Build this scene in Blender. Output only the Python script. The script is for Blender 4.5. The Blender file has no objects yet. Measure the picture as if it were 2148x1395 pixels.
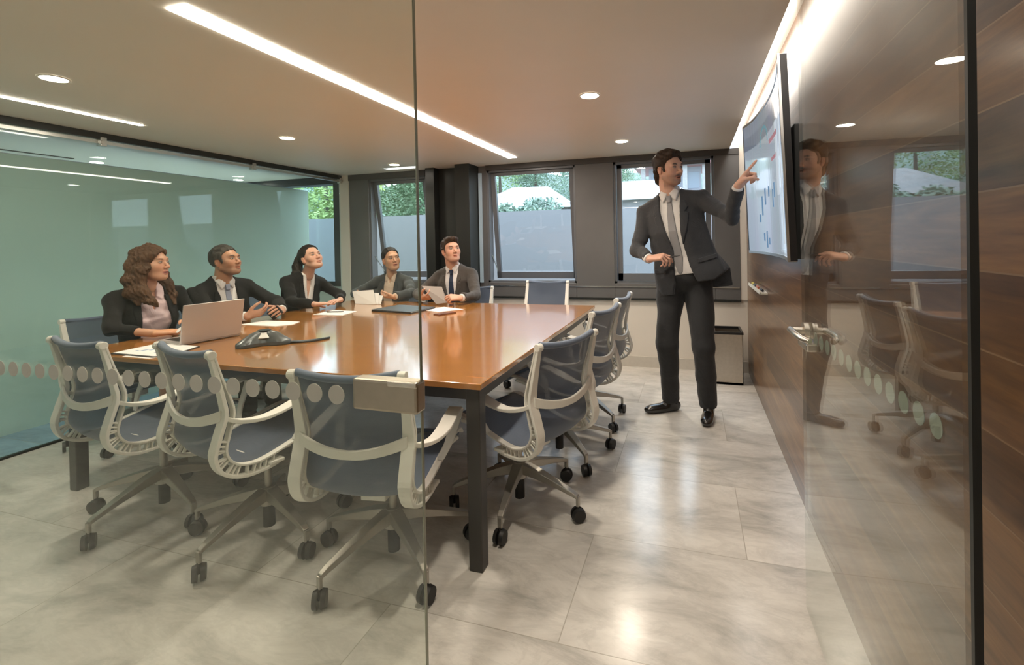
import bpy, math, random
import numpy as np
from mathutils import Vector, Matrix
PI = math.pi
S = bpy.context.scene
C = S.collection
random.seed(7)
# ---------------------------------------------------------------- camera
W_, H_ = 2148.0, 1395.0
CH, CYAW, CPITCH, CROLL, CF, CPX, CPY = 1.2840, -0.29483, -0.00763, -0.01913, 995.15, 1150.73, 513.60
camd = bpy.data.cameras.new('camera'); cam = bpy.data.objects.new('camera', camd); C.objects.link(cam)
camd.sensor_fit = 'HORIZONTAL'; camd.sensor_width = 36.0
camd.lens = CF / W_ * 36.0
camd.shift_x = (W_ / 2 - CPX) / W_
camd.shift_y = -(H_ / 2 - CPY) / W_
camd.clip_start = 0.05; camd.clip_end = 300
cy_, sy_ = math.cos(CYAW), math.sin(CYAW); cp_, sp_ = math.cos(CPITCH), math.sin(CPITCH)
fwd = Vector((sy_ * cp_, cy_ * cp_, sp_)); right0 = Vector((cy_, -sy_, 0)); up0 = right0.cross(fwd)
cr_, sr_ = math.cos(CROLL), math.sin(CROLL)
right = right0 * cr_ + up0 * sr_
up = up0 * cr_ - right0 * sr_
m3 = Matrix((right, up, -fwd)).transposed()
cam.matrix_world = Matrix.Translation((0, 0, CH)) @ m3.to_4x4()
S.camera = cam
S.view_settings.view_transform = 'Standard'
S.view_settings.look = 'None'
S.view_settings.gamma = 1
S.view_settings.use_curve_mapping = False
S.view_settings.exposure = 1.44
# ---------------------------------------------------------------- world: soft overcast daylight
wd = bpy.data.worlds.new('overcast_sky'); S.world = wd; wd.use_nodes = True
wn = wd.node_tree.nodes; wl = wd.node_tree.links
bg = wn['Background']
bg.inputs['Color'].default_value = (0.74, 0.86, 1.0, 1); bg.inputs['Strength'].default_value = 1.9
try:
    S.cycles.max_bounces = 10; S.cycles.transparent_max_bounces = 24; S.cycles.glossy_bounces = 6
    S.cycles.sample_clamp_indirect = 4.0
except Exception: pass

# ---------------------------------------------------------------- materials
class NT:
    def __init__(s, name):
        s.m = bpy.data.materials.new(name); s.m.use_nodes = True
        s.t = s.m.node_tree; s.n = s.t.nodes; s.l = s.t.links
        s.b = s.n.get('Principled BSDF'); s.out = s.n.get('Material Output')
    def add(s, typ, **kw):
        n = s.n.new(typ)
        for k, v in kw.items(): setattr(n, k, v)
        return n
    def set(s, n, **kw):
        for k, v in kw.items():
            key = k.replace('_', ' ')
            n.inputs[key].default_value = v
        return n
    def link(s, a, b): s.l.new(a, b)
    def math(s, op, a, b=None, clamp=False):
        n = s.add('ShaderNodeMath', operation=op); n.use_clamp = clamp
        for i, v in enumerate((a, b)):
            if v is None: continue
            if hasattr(v, 'links'): s.link(v, n.inputs[i])
            else: n.inputs[i].default_value = v
        return n.outputs[0]
    def mix(s, f, a, b, mode='MIX'):
        n = s.add('ShaderNodeMix', data_type='RGBA', blend_type=mode)
        for i, v in ((0, f), (6, a), (7, b)):
            if hasattr(v, 'links'): s.link(v, n.inputs[i])
            elif i == 0: n.inputs[0].default_value = v
            else: n.inputs[i].default_value = (*v, 1) if len(v) == 3 else v
        return n.outputs[2]
    def ramp(s, f, stops):
        n = s.add('ShaderNodeValToRGB'); s.link(f, n.inputs[0]); e = n.color_ramp.elements
        while len(e) < len(stops): e.new(0.5)
        for k, (p, c) in zip(e, stops): k.position = p; k.color = (*c, 1)
        return n.outputs[0]
    def noise(s, vec, scale, detail=3, rough=0.5, dist=0):
        n = s.add('ShaderNodeTexNoise'); n.inputs['Scale'].default_value = scale
        n.inputs['Detail'].default_value = detail; n.inputs['Roughness'].default_value = rough
        n.inputs['Distortion'].default_value = dist
        if vec is not None: s.link(vec, n.inputs['Vector'])
        return n
    def coord(s, kind='Object', scale=(1, 1, 1), loc=(0, 0, 0)):
        t = s.add('ShaderNodeTexCoord'); mp = s.add('ShaderNodeMapping')
        mp.inputs['Scale'].default_value = scale; mp.inputs['Location'].default_value = loc
        s.link(t.outputs[kind], mp.inputs[0]); return mp.outputs[0]
    def pos(s, scale=(1, 1, 1)):
        t = s.add('ShaderNodeNewGeometry'); mp = s.add('ShaderNodeMapping'); mp.inputs['Scale'].default_value = scale
        s.link(t.outputs['Position'], mp.inputs[0]); return mp.outputs[0]
    def bump(s, h, strength=0.2, dist=0.01):
        n = s.add('ShaderNodeBump'); n.inputs['Strength'].default_value = strength; n.inputs['Distance'].default_value = dist
        s.link(h, n.inputs['Height']); s.link(n.outputs[0], s.b.inputs['Normal'])

def mat(name, col, rough=0.5, metal=0, spec=0.5, coat=0, noise=0, nscale=30, bump=0, bscale=200, sheen=0, alpha=None):
    t = NT(name); b = t.b
    b.inputs['Base Color'].default_value = (*col, 1); b.inputs['Roughness'].default_value = rough
    b.inputs['Metallic'].default_value = metal; b.inputs['Specular IOR Level'].default_value = spec
    b.inputs['Coat Weight'].default_value = coat; b.inputs['Coat Roughness'].default_value = 0.08
    if sheen: b.inputs['Sheen Weight'].default_value = sheen
    if noise:
        n = t.noise(t.coord(), nscale)
        lo = [max(0, c * (1 - noise)) for c in col]; hi = [min(1, c * (1 + noise)) for c in col]
        t.link(t.ramp(n.outputs[0], [(0.3, lo), (0.7, hi)]), b.inputs['Base Color'])
    if bump:
        n = t.noise(t.coord(), bscale, 2); t.bump(n.outputs[0], bump, 0.004)
    return t.m

def emit(name, col, strength):
    t = NT(name); e = t.add('ShaderNodeEmission'); e.inputs[0].default_value = (*col, 1); e.inputs[1].default_value = strength
    t.link(e.outputs[0], t.out.inputs[0]); return t.m

def glass(name, tint, ior=1.45, rough=0.0, haze=0.0, hazecol=(0.8, 0.8, 0.8)):
    t = NT(name); t.n.remove(t.b)
    g = t.add('ShaderNodeNewGeometry'); fr = t.add('ShaderNodeFresnel')
    mixv = t.math('ADD', ior, t.math('MULTIPLY', g.outputs['Backfacing'], 1 / ior - ior))
    t.link(mixv, fr.inputs['IOR'])
    tr = t.add('ShaderNodeBsdfTransparent'); tr.inputs[0].default_value = (*tint, 1)
    gl = t.add('ShaderNodeBsdfGlossy'); gl.inputs['Roughness'].default_value = rough; gl.inputs[0].default_value = (0.95, 0.97, 0.97, 1)
    base = tr.outputs[0]
    if haze:
        df = t.add('ShaderNodeBsdfDiffuse'); df.inputs[0].default_value = (*hazecol, 1)
        mh = t.add('ShaderNodeMixShader'); mh.inputs[0].default_value = haze
        t.link(tr.outputs[0], mh.inputs[1]); t.link(df.outputs[0], mh.inputs[2]); base = mh.outputs[0]
    ms = t.add('ShaderNodeMixShader'); t.link(fr.outputs[0], ms.inputs[0]); t.link(base, ms.inputs[1]); t.link(gl.outputs[0], ms.inputs[2])
    t.link(ms.outputs[0], t.out.inputs[0]); return t.m

def wood_planks(name):
    t = NT(name); b = t.b
    ge = t.add('ShaderNodeNewGeometry'); sp = t.add('ShaderNodeSeparateXYZ'); t.link(ge.outputs['Position'], sp.inputs[0])
    zz = t.math('DIVIDE', t.math('SUBTRACT', sp.outputs[2], 0.095), 0.14)
    row = t.math('FLOOR', zz); fr = t.math('FRACT', zz)
    ln = t.math('DIVIDE', t.math('ADD', sp.outputs[1], t.math('MULTIPLY', row, 1.77)), 7.2)
    cell = t.math('FLOOR', ln); lfr = t.math('FRACT', ln)
    wn = t.add('ShaderNodeTexWhiteNoise', noise_dimensions='2D'); cb = t.add('ShaderNodeCombineXYZ')
    t.link(row, cb.inputs[0]); t.link(cell, cb.inputs[1]); t.link(cb.outputs[0], wn.inputs['Vector'])
    c2 = t.add('ShaderNodeCombineXYZ')
    t.link(t.math('MULTIPLY', sp.outputs[1], 0.9), c2.inputs[0]); t.link(t.math('MULTIPLY', sp.outputs[2], 9.0), c2.inputs[1])
    t.link(t.math('MULTIPLY', wn.outputs[0], 37.0), c2.inputs[2])
    n1 = t.noise(c2.outputs[0], 1.6, 4, 0.55, 1.2); n2 = t.noise(c2.outputs[0], 9, 3, 0.6, 0.3)
    g = t.math('ADD', t.math('MULTIPLY', n1.outputs[0], 0.7), t.math('MULTIPLY', n2.outputs[0], 0.3))
    g = t.math('ADD', g, t.math('MULTIPLY', t.math('SUBTRACT', wn.outputs[0], 0.5), 0.28))
    col = t.ramp(g, [(0.25, (0.050, 0.021, 0.010)), (0.45, (0.115, 0.053, 0.022)), (0.62, (0.19, 0.093, 0.037)), (0.8, (0.30, 0.16, 0.062))])
    seam = t.math('MAXIMUM', t.math('LESS_THAN', fr, 0.022), t.math('LESS_THAN', lfr, 0.0005))
    col = t.mix(seam, col, (0.22, 0.135, 0.075))
    t.link(col, b.inputs['Base Color']); b.inputs['Roughness'].default_value = 0.30
    b.inputs['Coat Weight'].default_value = 0.35; b.inputs['Coat Roughness'].default_value = 0.18
    t.bump(t.math('SUBTRACT', 1.0, seam), 0.3, 0.002)
    return t.m

def table_wood(name):
    t = NT(name); b = t.b
    v = t.pos((0.7, 9, 1)); n1 = t.noise(v, 2.2, 5, 0.55, 0.8); n2 = t.noise(v, 14, 3, 0.6, 0.2)
    g = t.math('ADD', t.math('MULTIPLY', n1.outputs[0], 0.65), t.math('MULTIPLY', n2.outputs[0], 0.35))
    col = t.ramp(g, [(0.25, (0.32, 0.122, 0.020)), (0.5, (0.42, 0.170, 0.028)), (0.75, (0.50, 0.212, 0.038))])
    t.link(col, b.inputs['Base Color']); b.inputs['Roughness'].default_value = 0.22
    b.inputs['Coat Weight'].default_value = 1.0; b.inputs['Coat Roughness'].default_value = 0.09
    return t.m

def marble(name, tint=None):
    t = NT(name); b = t.b
    ge = t.add('ShaderNodeNewGeometry'); sp = t.add('ShaderNodeSeparateXYZ'); t.link(ge.outputs['Position'], sp.inputs[0])
    ry = t.math('DIVIDE', t.math('SUBTRACT', sp.outputs[1], 0.279), 0.58)
    row = t.math('FLOOR', ry); fy = t.math('FRACT', ry)
    odd = t.math('MODULO', t.math('ADD', row, 100.0), 2.0)
    rx = t.math('DIVIDE', t.math('ADD', sp.outputs[0], t.math('ADD', 0.434 + 0.0, t.math('MULTIPLY', odd, 0.62))), 1.24)
    cx = t.math('FLOOR', rx); fx = t.math('FRACT', rx)
    wn = t.add('ShaderNodeTexWhiteNoise', noise_dimensions='2D'); cb = t.add('ShaderNodeCombineXYZ')
    t.link(row, cb.inputs[0]); t.link(cx, cb.inputs[1]); t.link(cb.outputs[0], wn.inputs['Vector'])
    vm = t.add('ShaderNodeVectorMath', operation='SCALE'); t.link(wn.outputs['Color'], vm.inputs[0]); vm.inputs['Scale'].default_value = 23.0
    va = t.add('ShaderNodeVectorMath', operation='ADD'); t.link(vm.outputs[0], va.inputs[0]); t.link(ge.outputs['Position'], va.inputs[1])
    mp = t.add('ShaderNodeMapping'); t.link(va.outputs[0], mp.inputs[0]); mp.inputs['Rotation'].default_value = (0, 0, 0.5); mp.inputs['Scale'].default_value = (1.0, 2.3, 1)
    n1 = t.noise(mp.outputs[0], 2.2, 7, 0.68, .5); n2 = t.noise(mp.outputs[0], 4.0, 8, 0.72, .7)
    vein = t.math('ABSOLUTE', t.math('SUBTRACT', n2.outputs[0], 0.5))
    vein = t.math('SUBTRACT', 1.0, t.math('MULTIPLY', vein, 16.0), clamp=True)
    base = t.ramp(n1.outputs[0], [(0.30, (0.42, 0.41, 0.375)), (0.47, (0.64, 0.62, 0.575)), (0.68, (0.78, 0.76, 0.71))])
    col = t.mix(t.math('MULTIPLY', vein, 0.16), base, (0.30, 0.295, 0.28))
    ton = t.math('ADD', 0.93, t.math('MULTIPLY', wn.outputs[0], 0.10))
    hs = t.add('ShaderNodeHueSaturation'); t.link(ton, hs.inputs['Value']); t.link(col, hs.inputs['Color'])
    seam = t.math('MAXIMUM', t.math('LESS_THAN', fy, 0.006), t.math('LESS_THAN', fx, 0.003))
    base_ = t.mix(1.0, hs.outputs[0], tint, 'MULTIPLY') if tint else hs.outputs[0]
    col = t.mix(seam, base_, (0.44, 0.42, 0.37))
    t.link(col, b.inputs['Base Color'])
    b.inputs['Roughness'].default_value = 0.20; b.inputs['Specular IOR Level'].default_value = 0.6
    return t.m

M = {}
M['marble'] = marble('veined_marble'); M['bluecast_marble'] = marble('marble_with_blue_cast', (.62, .82, 1.08)); M['wall_wood'] = wood_planks('walnut_boards'); M['table_wood'] = table_wood('cherry_veneer')  # second marble: same stone, blue daylight cast multiplied into its colour
M['ceiling'] = mat('ceiling_paint', (0.76, 0.72, 0.655), 0.45, spec=0.3, noise=0.02, nscale=2)
M['plaster'] = mat('cream_plaster', (0.74, 0.70, 0.63), 0.7, noise=0.02, nscale=3)
M['skirting'] = mat('skirting_stone', (0.60, 0.57, 0.51), 0.4, noise=0.03)
M['frame_grey'] = mat('taupe_panel', (0.128, 0.128, 0.128), 0.42, noise=0.04, nscale=5)
M['frame_blue'] = mat('window_frame_grey', (0.14, 0.15, 0.165), 0.35)
M['header'] = mat('dark_header', (0.055, 0.052, 0.050), 0.5)
M['black_steel'] = mat('black_steel', (0.022, 0.024, 0.022), 0.4, spec=0.4)
M['alu'] = mat('aluminium', (0.62, 0.62, 0.60), 0.28, metal=1)
M['nickel'] = mat('satin_nickel', (0.66, 0.61, 0.53), 0.27, metal=1, noise=0.04, nscale=60)
M['brushed'] = mat('brushed_steel', (0.58, 0.53, 0.46), 0.33, metal=1, noise=0.05, nscale=40)
M['table_metal'] = mat('table_leg_paint', (0.040, 0.037, 0.033), 0.38)
M['bone'] = mat('bone_plastic', (0.80, 0.785, 0.72), 0.38, noise=0.02)
M['chair_alu'] = mat('chair_base_metal', (0.42, 0.40, 0.36), 0.36, metal=0.85)
M['black_rubber'] = mat('black_rubber', (0.018, 0.018, 0.018), 0.5)
M['black_plastic'] = mat('black_plastic', (0.014, 0.014, 0.015), 0.35)
M['strip_light'] = emit('strip_light', (1.0, 0.88, 0.76), 17.0)
M['lamp'] = emit('lamp_face', (1.0, 0.90, 0.76), 26.0)
M['cove'] = emit('cove_light', (1.0, 0.92, 0.84), 5.5)
M['corridor_light'] = emit('corridor_light', (0.95, 0.98, 1.0), 12.0)
M['glass_front'] = glass('front_glass', (0.955, 0.975, 0.945), haze=0.008, hazecol=(0.6, 0.64, 0.52))
M['glass_door'] = glass('door_glass', (0.95, 0.965, 0.95), ior=1.58)
M['glass_clear'] = glass('clear_glass', (0.93, 0.965, 0.975))
M['glass_part'] = glass('blue_tinted_glass', (0.89, 0.965, 0.995), ior=1.33)
M['green_glass'] = mat('green_back_painted_glass', (0.78, 0.88, 0.72), 0.5, spec=0.4, noise=0.03, nscale=1.5)
M['dots'] = mat('frosted_dot_film', (0.60, 0.60, 0.53), 0.6)
M['door_dots'] = mat('frosted_dot_film_door', (0.34, 0.37, 0.31), 0.6)
M['paper'] = mat('white_paper', (0.82, 0.80, 0.78), 0.6)
M['ink_blue'] = mat('blue_print', (0.16, 0.28, 0.45), 0.6)

# ---------------------------------------------------------------- mesh helpers
class MB:
    def __init__(s): s.v = []; s.f = []
    def quadbox(s, P):          # eight corners: bottom 4 ccw, top 4 ccw
        o = len(s.v); s.v += [tuple(p) for p in P]
        s.f += [tuple(o + i for i in q) for q in ((3, 2, 1, 0), (4, 5, 6, 7), (0, 1, 5, 4), (1, 2, 6, 5), (2, 3, 7, 6), (3, 0, 4, 7))]
        return s
    def box(s, x0, x1, y0, y1, z0, z1):
        return s.quadbox([(x0, y0, z0), (x1, y0, z0), (x1, y1, z0), (x0, y1, z0), (x0, y0, z1), (x1, y0, z1), (x1, y1, z1), (x0, y1, z1)])
    def prism(s, poly, z0, z1, f=None):   # poly xy ccw; f maps (x,y,z)
        f = f or (lambda x, y, z: (x, y, z)); o = len(s.v); n = len(poly)
        s.v += [f(x, y, z0) for x, y in poly] + [f(x, y, z1) for x, y in poly]
        s.f.append(tuple(o + i for i in range(n))[::-1]); s.f.append(tuple(o + n + i for i in range(n)))
        s.f += [(o + i, o + (i + 1) % n, o + n + (i + 1) % n, o + n + i) for i in range(n)]
        return s
    def cyl(s, a, b, r0, r1=None, n=16, cap=True):
        return s.tube([a, b], [r0, r0 if r1 is None else r1], n, cap)
    def tube(s, pts, rad, n=12, cap=True, flat=None, upv=None):
        pts = [Vector(p) for p in pts]
        if not hasattr(rad, '__len__'): rad = [rad] * len(pts)
        o = len(s.v); k = len(pts); prev = None
        for i, p in enumerate(pts):
            d = (pts[min(i + 1, k - 1)] - pts[max(i - 1, 0)]).normalized()
            if upv is not None: u = Vector(upv)
            else: u = prev if prev is not None else (Vector((0, 0, 1)) if abs(d.z) < .9 else Vector((1, 0, 0)))
            a = (u - d * u.dot(d)).normalized(); b = d.cross(a); prev = a
            ra = rad[i]; rb = ra * flat if flat else ra
            for j in range(n):
                t = 2 * PI * j / n; s.v.append(tuple(p + a * math.cos(t) * ra + b * math.sin(t) * rb))
        for i in range(k - 1):
            for j in range(n):
                j2 = (j + 1) % n; s.f.append((o + i * n + j, o + i * n + j2, o + (i + 1) * n + j2, o + (i + 1) * n + j))
        if cap:
            s.f.append(tuple(o + j for j in range(n))[::-1]); s.f.append(tuple(o + (k - 1) * n + j for j in range(n)))
        return s
    def ribbon(s, pts, normals, side, w, th):   # rectangular section swept: w along side, th along normal
        o = len(s.v); k = len(pts)
        for i, p in enumerate(pts):
            p = Vector(p); nn = Vector(normals[i]).normalized(); sd = Vector(side[i] if isinstance(side, list) else side).normalized()
            ww = w[i] if hasattr(w, '__len__') else w; tt = th[i] if hasattr(th, '__len__') else th
            for a, b in ((-1, -1), (1, -1), (1, 1), (-1, 1)): s.v.append(tuple(p + sd * a * ww / 2 + nn * b * tt / 2))
        for i in range(k - 1):
            for j in range(4):
                j2 = (j + 1) % 4; s.f.append((o + i * 4 + j, o + i * 4 + j2, o + (i + 1) * 4 + j2, o + (i + 1) * 4 + j))
        s.f.append((o + 3, o + 2, o + 1, o)); e = o + (k - 1) * 4; s.f.append((e, e + 1, e + 2, e + 3))
        return s
    def disc(s, c, r, n=24, ax=1, sx=1.0):
        o = len(s.v)
        for j in range(n):
            t = 2 * PI * j / n; a, b = math.cos(t) * r * sx, math.sin(t) * r
            s.v.append({0: (c[0], c[1] + a, c[2] + b), 1: (c[0] + a, c[1], c[2] + b), 2: (c[0] + a, c[1] + b, c[2])}[ax])
        s.f.append(tuple(o + j for j in range(n))); return s
    def build(s, name, m, parent=None, bevel=0, smooth=False, loc=(0, 0, 0), sub=0):
        me = bpy.data.meshes.new(name); me.from_pydata(s.v, [], s.f); me.update()
        import bmesh
        bm = bmesh.new(); bm.from_mesh(me); bmesh.ops.recalc_face_normals(bm, faces=bm.faces); bm.to_mesh(me); bm.free()
        ob = bpy.data.objects.new(name, me); C.objects.link(ob)
        if isinstance(m, (list, tuple)):
            for q in m: me.materials.append(q)
        else: me.materials.append(m)
        if parent is not None: ob.parent = parent
        ob.location = loc
        if smooth: me.shade_smooth()
        if bevel:
            md = ob.modifiers.new('bevel', 'BEVEL'); md.width = bevel; md.segments = 2; md.limit_method = 'ANGLE'; md.angle_limit = 0.7
        if sub:
            md = ob.modifiers.new('sub', 'SUBSURF'); md.levels = sub; md.render_levels = sub
        if smooth and not sub: me.shade_smooth(); 
        if smooth:
            try: me.set_sharp_from_angle(angle=0.7)
            except Exception: pass
        return ob
def tag(o, label=None, cat=None, group=None, kind=None):
    if label: o['label'] = label
    if cat: o['category'] = cat
    if group: o['group'] = group
    if kind: o['kind'] = kind
    return o
def empty(name, loc=(0, 0, 0), rz=0, label=None, cat=None, group=None, kind=None):
    o = bpy.data.objects.new(name, None); C.objects.link(o); o.location = loc; o.rotation_euler = (0, 0, rz); o.empty_display_size = 0.1
    return tag(o, label, cat, group, kind)
def kids(o): return [c for c in bpy.data.objects if c.parent == o]
def copy_tree(o, parent=None):
    c = o.copy(); C.objects.link(c); c.parent = parent
    for k in kids(o): copy_tree(k, c)
    return c
def struct(o, label, cat='building structure'): return tag(o, label, cat, kind='structure')
# ---------------------------------------------------------------- room shell
HC, XR, XC, YB, XL, GX, GY = 2.130, 0.489, 0.349, 4.841, -4.10, -0.5537, 0.877
def sb(name, b, m, label, cat, bevel=0): return struct(MB().box(*b).build(name, m, bevel=bevel), label, cat)
sb('floor', (-8.6, 0.60, -3.4, YB + .12, -0.12, 0.0), M['marble'], 'pale grey veined marble tile floor with a polished sheen', 'floor')
# ceiling stops short of the wooden wall and leaves a lit cove
sb('ceiling', (-8.6, XC, -3.4, YB + .02, HC, HC + .05), M['ceiling'], 'warm beige flat ceiling with a long recessed light strip', 'ceiling')
cv = MB().box(XC - .02, XR + .05, -3.4, YB + .02, HC + .20, HC + .24).box(XC - .03, XC - .005, -3.4, YB, HC + .05, HC + .20)
cv = struct(cv.build('trim_1', M['plaster']), 'pale recess of the light cove above the wooden wall', 'trim')
MB().box(XC - .0, XC + .085, -0.3, YB - .03, HC + .175, HC + .195).build('cove_light', M['cove'], cv)
sb('wall_right', (XR, XR + .10, -3.4, YB + .02, 0, HC + .24), M['wall_wood'], 'wall clad in dark brown horizontal wooden boards behind the screen', 'wall')
sb('wall_corridor', (-8.6, XR + .1, -3.5, -3.4, 0, HC + .24), M['plaster'], 'cream wall of the corridor behind the viewer', 'wall')
sb('wall_far_left', (-8.7, -8.6, -3.5, YB + .1, 0, HC + .1), M['plaster'], 'plain wall at the far end of the neighbouring room', 'wall')
# back wall: cream parapet, window band of taupe panels
bw = MB().box(-3.99, XR, YB, YB + .16, 0, .69)
bw.box(.43, XR, YB - .012, YB + .16, .69, HC + .24)
bw.box(-4.125, -3.985, YB - .03, YB + .16, 0, HC)
bw.box(-8.6, -4.12, YB, YB + .16, 0, .78)
struct(bw.build('wall_back', M['plaster']), 'cream wall below the windows at the far end', 'wall')
sb('baseboard_back', (-3.98, XR, YB - .014, YB, 0, .105), M['skirting'], 'low beige stone skirting under the windows', 'baseboard')
pan = MB()
pan.box(-3.985, -3.71, YB - .02, YB + .12, .69, HC)          # left pier
pan.box(-2.93, -2.17, YB - .0, YB + .12, .69, HC)            # behind the columns
pan.box(-1.165, -.765, YB - .02, YB + .12, .69, HC)
pan.box(.205, .43, YB - .02, YB + .12, .69, HC)
for a, b in ((-3.71, -2.93), (-2.17, -1.165), (-.765, .205)):
    pan.box(a, b, YB - .02, YB + .12, .69, .84)
struct(pan.build('trim_2', M['frame_grey'], bevel=.004), 'taupe grey panels between and below the windows', 'wall panels')
hd = MB().box(-3.985, -2.93, YB - .035, YB + .12, 2.06, HC).box(-2.17, .43, YB - .035, YB + .12, 2.075, HC)
struct(hd.build('trim_3', M['header']), 'dark header band running above the windows', 'trim')
struct(MB().box(-3.985, .43, YB - .03, YB, .672, .69).build('trim_4', M['black_steel']), 'thin black ledge under the window panels', 'trim')
sl = MB().box(-2.17, .42, YB - .028, YB - .02, .803, .811)
struct(sl.build('trim_5', M['alu']), 'thin pale ledge line across the panels under the windows', 'trim')
# black steel columns
col = MB()
col.box(-2.86, -2.75, 4.70, YB, 0, HC); col.box(-2.75, -2.44, 4.81, YB, 0, HC); col.box(-2.44, -2.27, 4.60, YB, 0, HC)
struct(col.build('wall_columns', M['black_steel'], bevel=.003), 'black steel column pair between the left and middle window', 'column')
MB().box(-2.262, -2.225, YB - .03, YB - .01, .84, 2.05).build('side_glass', mat('pale_reveal', (0.42, 0.55, 0.66), 0.3), bpy.data.objects['wall_columns'])

def sash(n, x0, x1, z0, z1, tilt, label):
    w = empty('window_%d' % n, (x0, YB, z0)); struct(w, label, 'window')
    fw = .022
    f = MB(); X0, X1 = 0, x1 - x0; Z1 = z1 - z0
    f.box(X0, X0 + fw, 0, .10, 0, Z1).box(X1 - fw, X1, 0, .10, 0, Z1).box(X0, X1, 0, .10, 0, fw).box(X0, X1, 0, .10, Z1 - fw, Z1)
    f.build('window_frame', M['frame_blue'], w)
    # top-hung sash pushed out at the bottom
    c, s = math.cos(tilt), math.sin(tilt); h = Z1 - 2 * fw - .006
    def T(x, y, z):       # z measured down from hinge
        return (x, .035 + y * c + z * s, Z1 - fw - .003 - z * c + y * s)
    sm = MB(); a, b = X0 + fw + .006, X1 - fw - .006; q = .075
    for bx in ((a, a + .05, 0, h), (b - .05, b, 0, h), (a, b, 0, .035), (a, b, h - q, h)):
        P = [T(x, y, z) for z in (bx[3], bx[2]) for x, y in ((bx[0], 0), (bx[1], 0), (bx[1], .04), (bx[0], .04))]
        sm.quadbox(P)
    so = sm.build('sash', M['frame_blue'], w)
    gm = MB(); P = [T(x, y, z) for z in (h - q, .035) for x, y in ((a + .05, .014), (b - .05, .014), (b - .05, .022), (a + .05, .022))]
    gm.quadbox(P).build('window_glass', M['glass_clear'], so)
    if tilt > .02:
        arm = MB().tube([(X0 + fw + .004, .05, .30), T(a + .012, .02, h - .05)], .005, 8)
        arm.build('stay_arm', M['alu'], w)
    return w
sash(1, -3.71, -2.93, .84, 2.06, math.radians(9), 'left window of the far wall with its sash pushed open, beside black columns')
sash(2, -2.17, -1.165, .84, 2.075, math.radians(7), 'middle window of the far wall with its sash pushed open')
sash(3, -.765, .205, .84, 2.075, 0.0, 'right window of the far wall behind the standing person')
w4 = struct(empty('window_4', (-8.6, YB, .78)), 'black framed window of the neighbouring room seen past the green glass', 'window')
f4 = MB().box(4.38, 4.475, -.02, .14, 0, 1.35).box(0, 4.475, -.03, .14, 1.26, 1.35).box(0, 4.475, -.02, .14, 0, .06)
for k in range(1, 4): f4.box(k * 1.1, k * 1.1 + .05, 0, .12, 0, 1.3)
f4.build('window_frame', mat('dark_navy_frame', (0.012, 0.022, 0.03), 0.4), w4)
MB().box(0, 4.40, .06, .068, .05, 1.27).build('window_glass', M['glass_clear'], w4)

# left glass partition with rail and clamps, neighbouring room behind it
wl_ = MB().box(XL - .006, XL + .006, GY - .02, YB - .05, .012, 2.06).build('wall_left', M['glass_part'])
struct(wl_, 'clear bluish glass partition on the left, seen behind the seated people', 'glass wall')
rail = MB().box(XL - .02, XL + .02, -3.0, YB - .03, 2.085, HC); rail.build('head_channel', M['black_steel'], wl_)
MB().box(XL - .012, XL + .012, GY, YB - .05, 2.052, 2.074).build('rail', M['alu'], wl_)
MB().box(XL - .014, XL + .014, -.5, YB - .03, 0, .013).build('floor_channel', M['black_steel'], wl_)
for y in (2.366, 3.605, 4.80):
    c = MB().box(XL - .022, XL + .026, y - .02, y + .02, 2.035, HC - .03).cyl((XL + .026, y - .01, 2.06), (XL + .040, y - .01, 2.06), .015)
    c.build('glass_clamp', M['alu'], wl_, bevel=.003)
gp = sb('wall_green_glass', (-4.64, -4.60, 0.2, YB - .02, 0.0, 1.972), M['green_glass'], 'green frosted glass screen wall of the neighbouring room', 'glass wall')
MB().box(-4.603, -4.597, 0.9, YB - .02, 1.972, 1.978).build('edge_strip', M['alu'], gp)
sb('floor_neighbour', (-8.6, XL - .016, -3.3, YB - .01, 0.0, .003), M['bluecast_marble'], 'marble floor of the neighbouring room behind the glass, blue daylight cast in its colour', 'floor')
slot = struct(MB().box(-5.46, -5.43, 2.20, 2.92, HC - .006, HC).build('trim_6', M['black_steel']), 'black air slot in the neighbouring ceiling', 'vent')
# front glass partition and glass door
fg = struct(MB().box(-4.09, GX, GY - .004, GY + .004, .0, HC).build('wall_front', M['glass_front']), 'clear front glass partition with a row of grey dots and a bare vertical edge', 'glass wall')
MB().box(GX, GX + .002, GY - .004, GY + .004, 0, HC).build('polished_edge', mat('green_glass_edge', (0.30, 0.33, 0.25), 0.25), fg)
for k in range(36):
    x = -.765 - k * .0603
    o = len(fg.children)
    MB().cyl((x, GY - .0075, .951 - .0006 * k), (x, GY - .0065, .951 - .0006 * k), .0215, n=28).build('frosted_dot', M['dots'], fg)
lk = MB().box(-.711, GX + .003, GY - .022, GY + .014, .928, .996).build('strike_plate', mat('tan_steel', (0.44, 0.39, 0.31), 0.36, metal=.9, noise=.05), fg, bevel=.006)
MB().box(-.62, GX + .004, GY - .026, GY - .02, .985, .996).build('strike_lip', M['nickel'], lk, bevel=.002)
HX, HY, EX, EY = .3913, .8518, .3594, 1.8066
post = MB().box(HX - .002, HX + .009, HY - .006, HY + .003, 0, HC)
struct(post.build('trim_7', M['black_steel']), 'narrow black jamb post at the hinge of the glass door', 'trim')
dr = struct(empty('door_1', (HX, HY, 0), math.atan2(EY - HY, EX - HX)), 'open clear glass door with a lever handle, swung against the wooden wall', 'door')
DL = math.hypot(EX - HX, EY - HY)
MB().box(.012, DL, -.005, .005, .008, HC - .01).build('door_glass', M['glass_door'], dr)
for k in range(13):
    x = .115 + k * .0603
    if x > DL - .1: break
    MB().cyl((x, -.0062, .955), (x, -.0072, .955), .0215, n=28).build('frosted_dot', M['door_dots'], dr)
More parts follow.
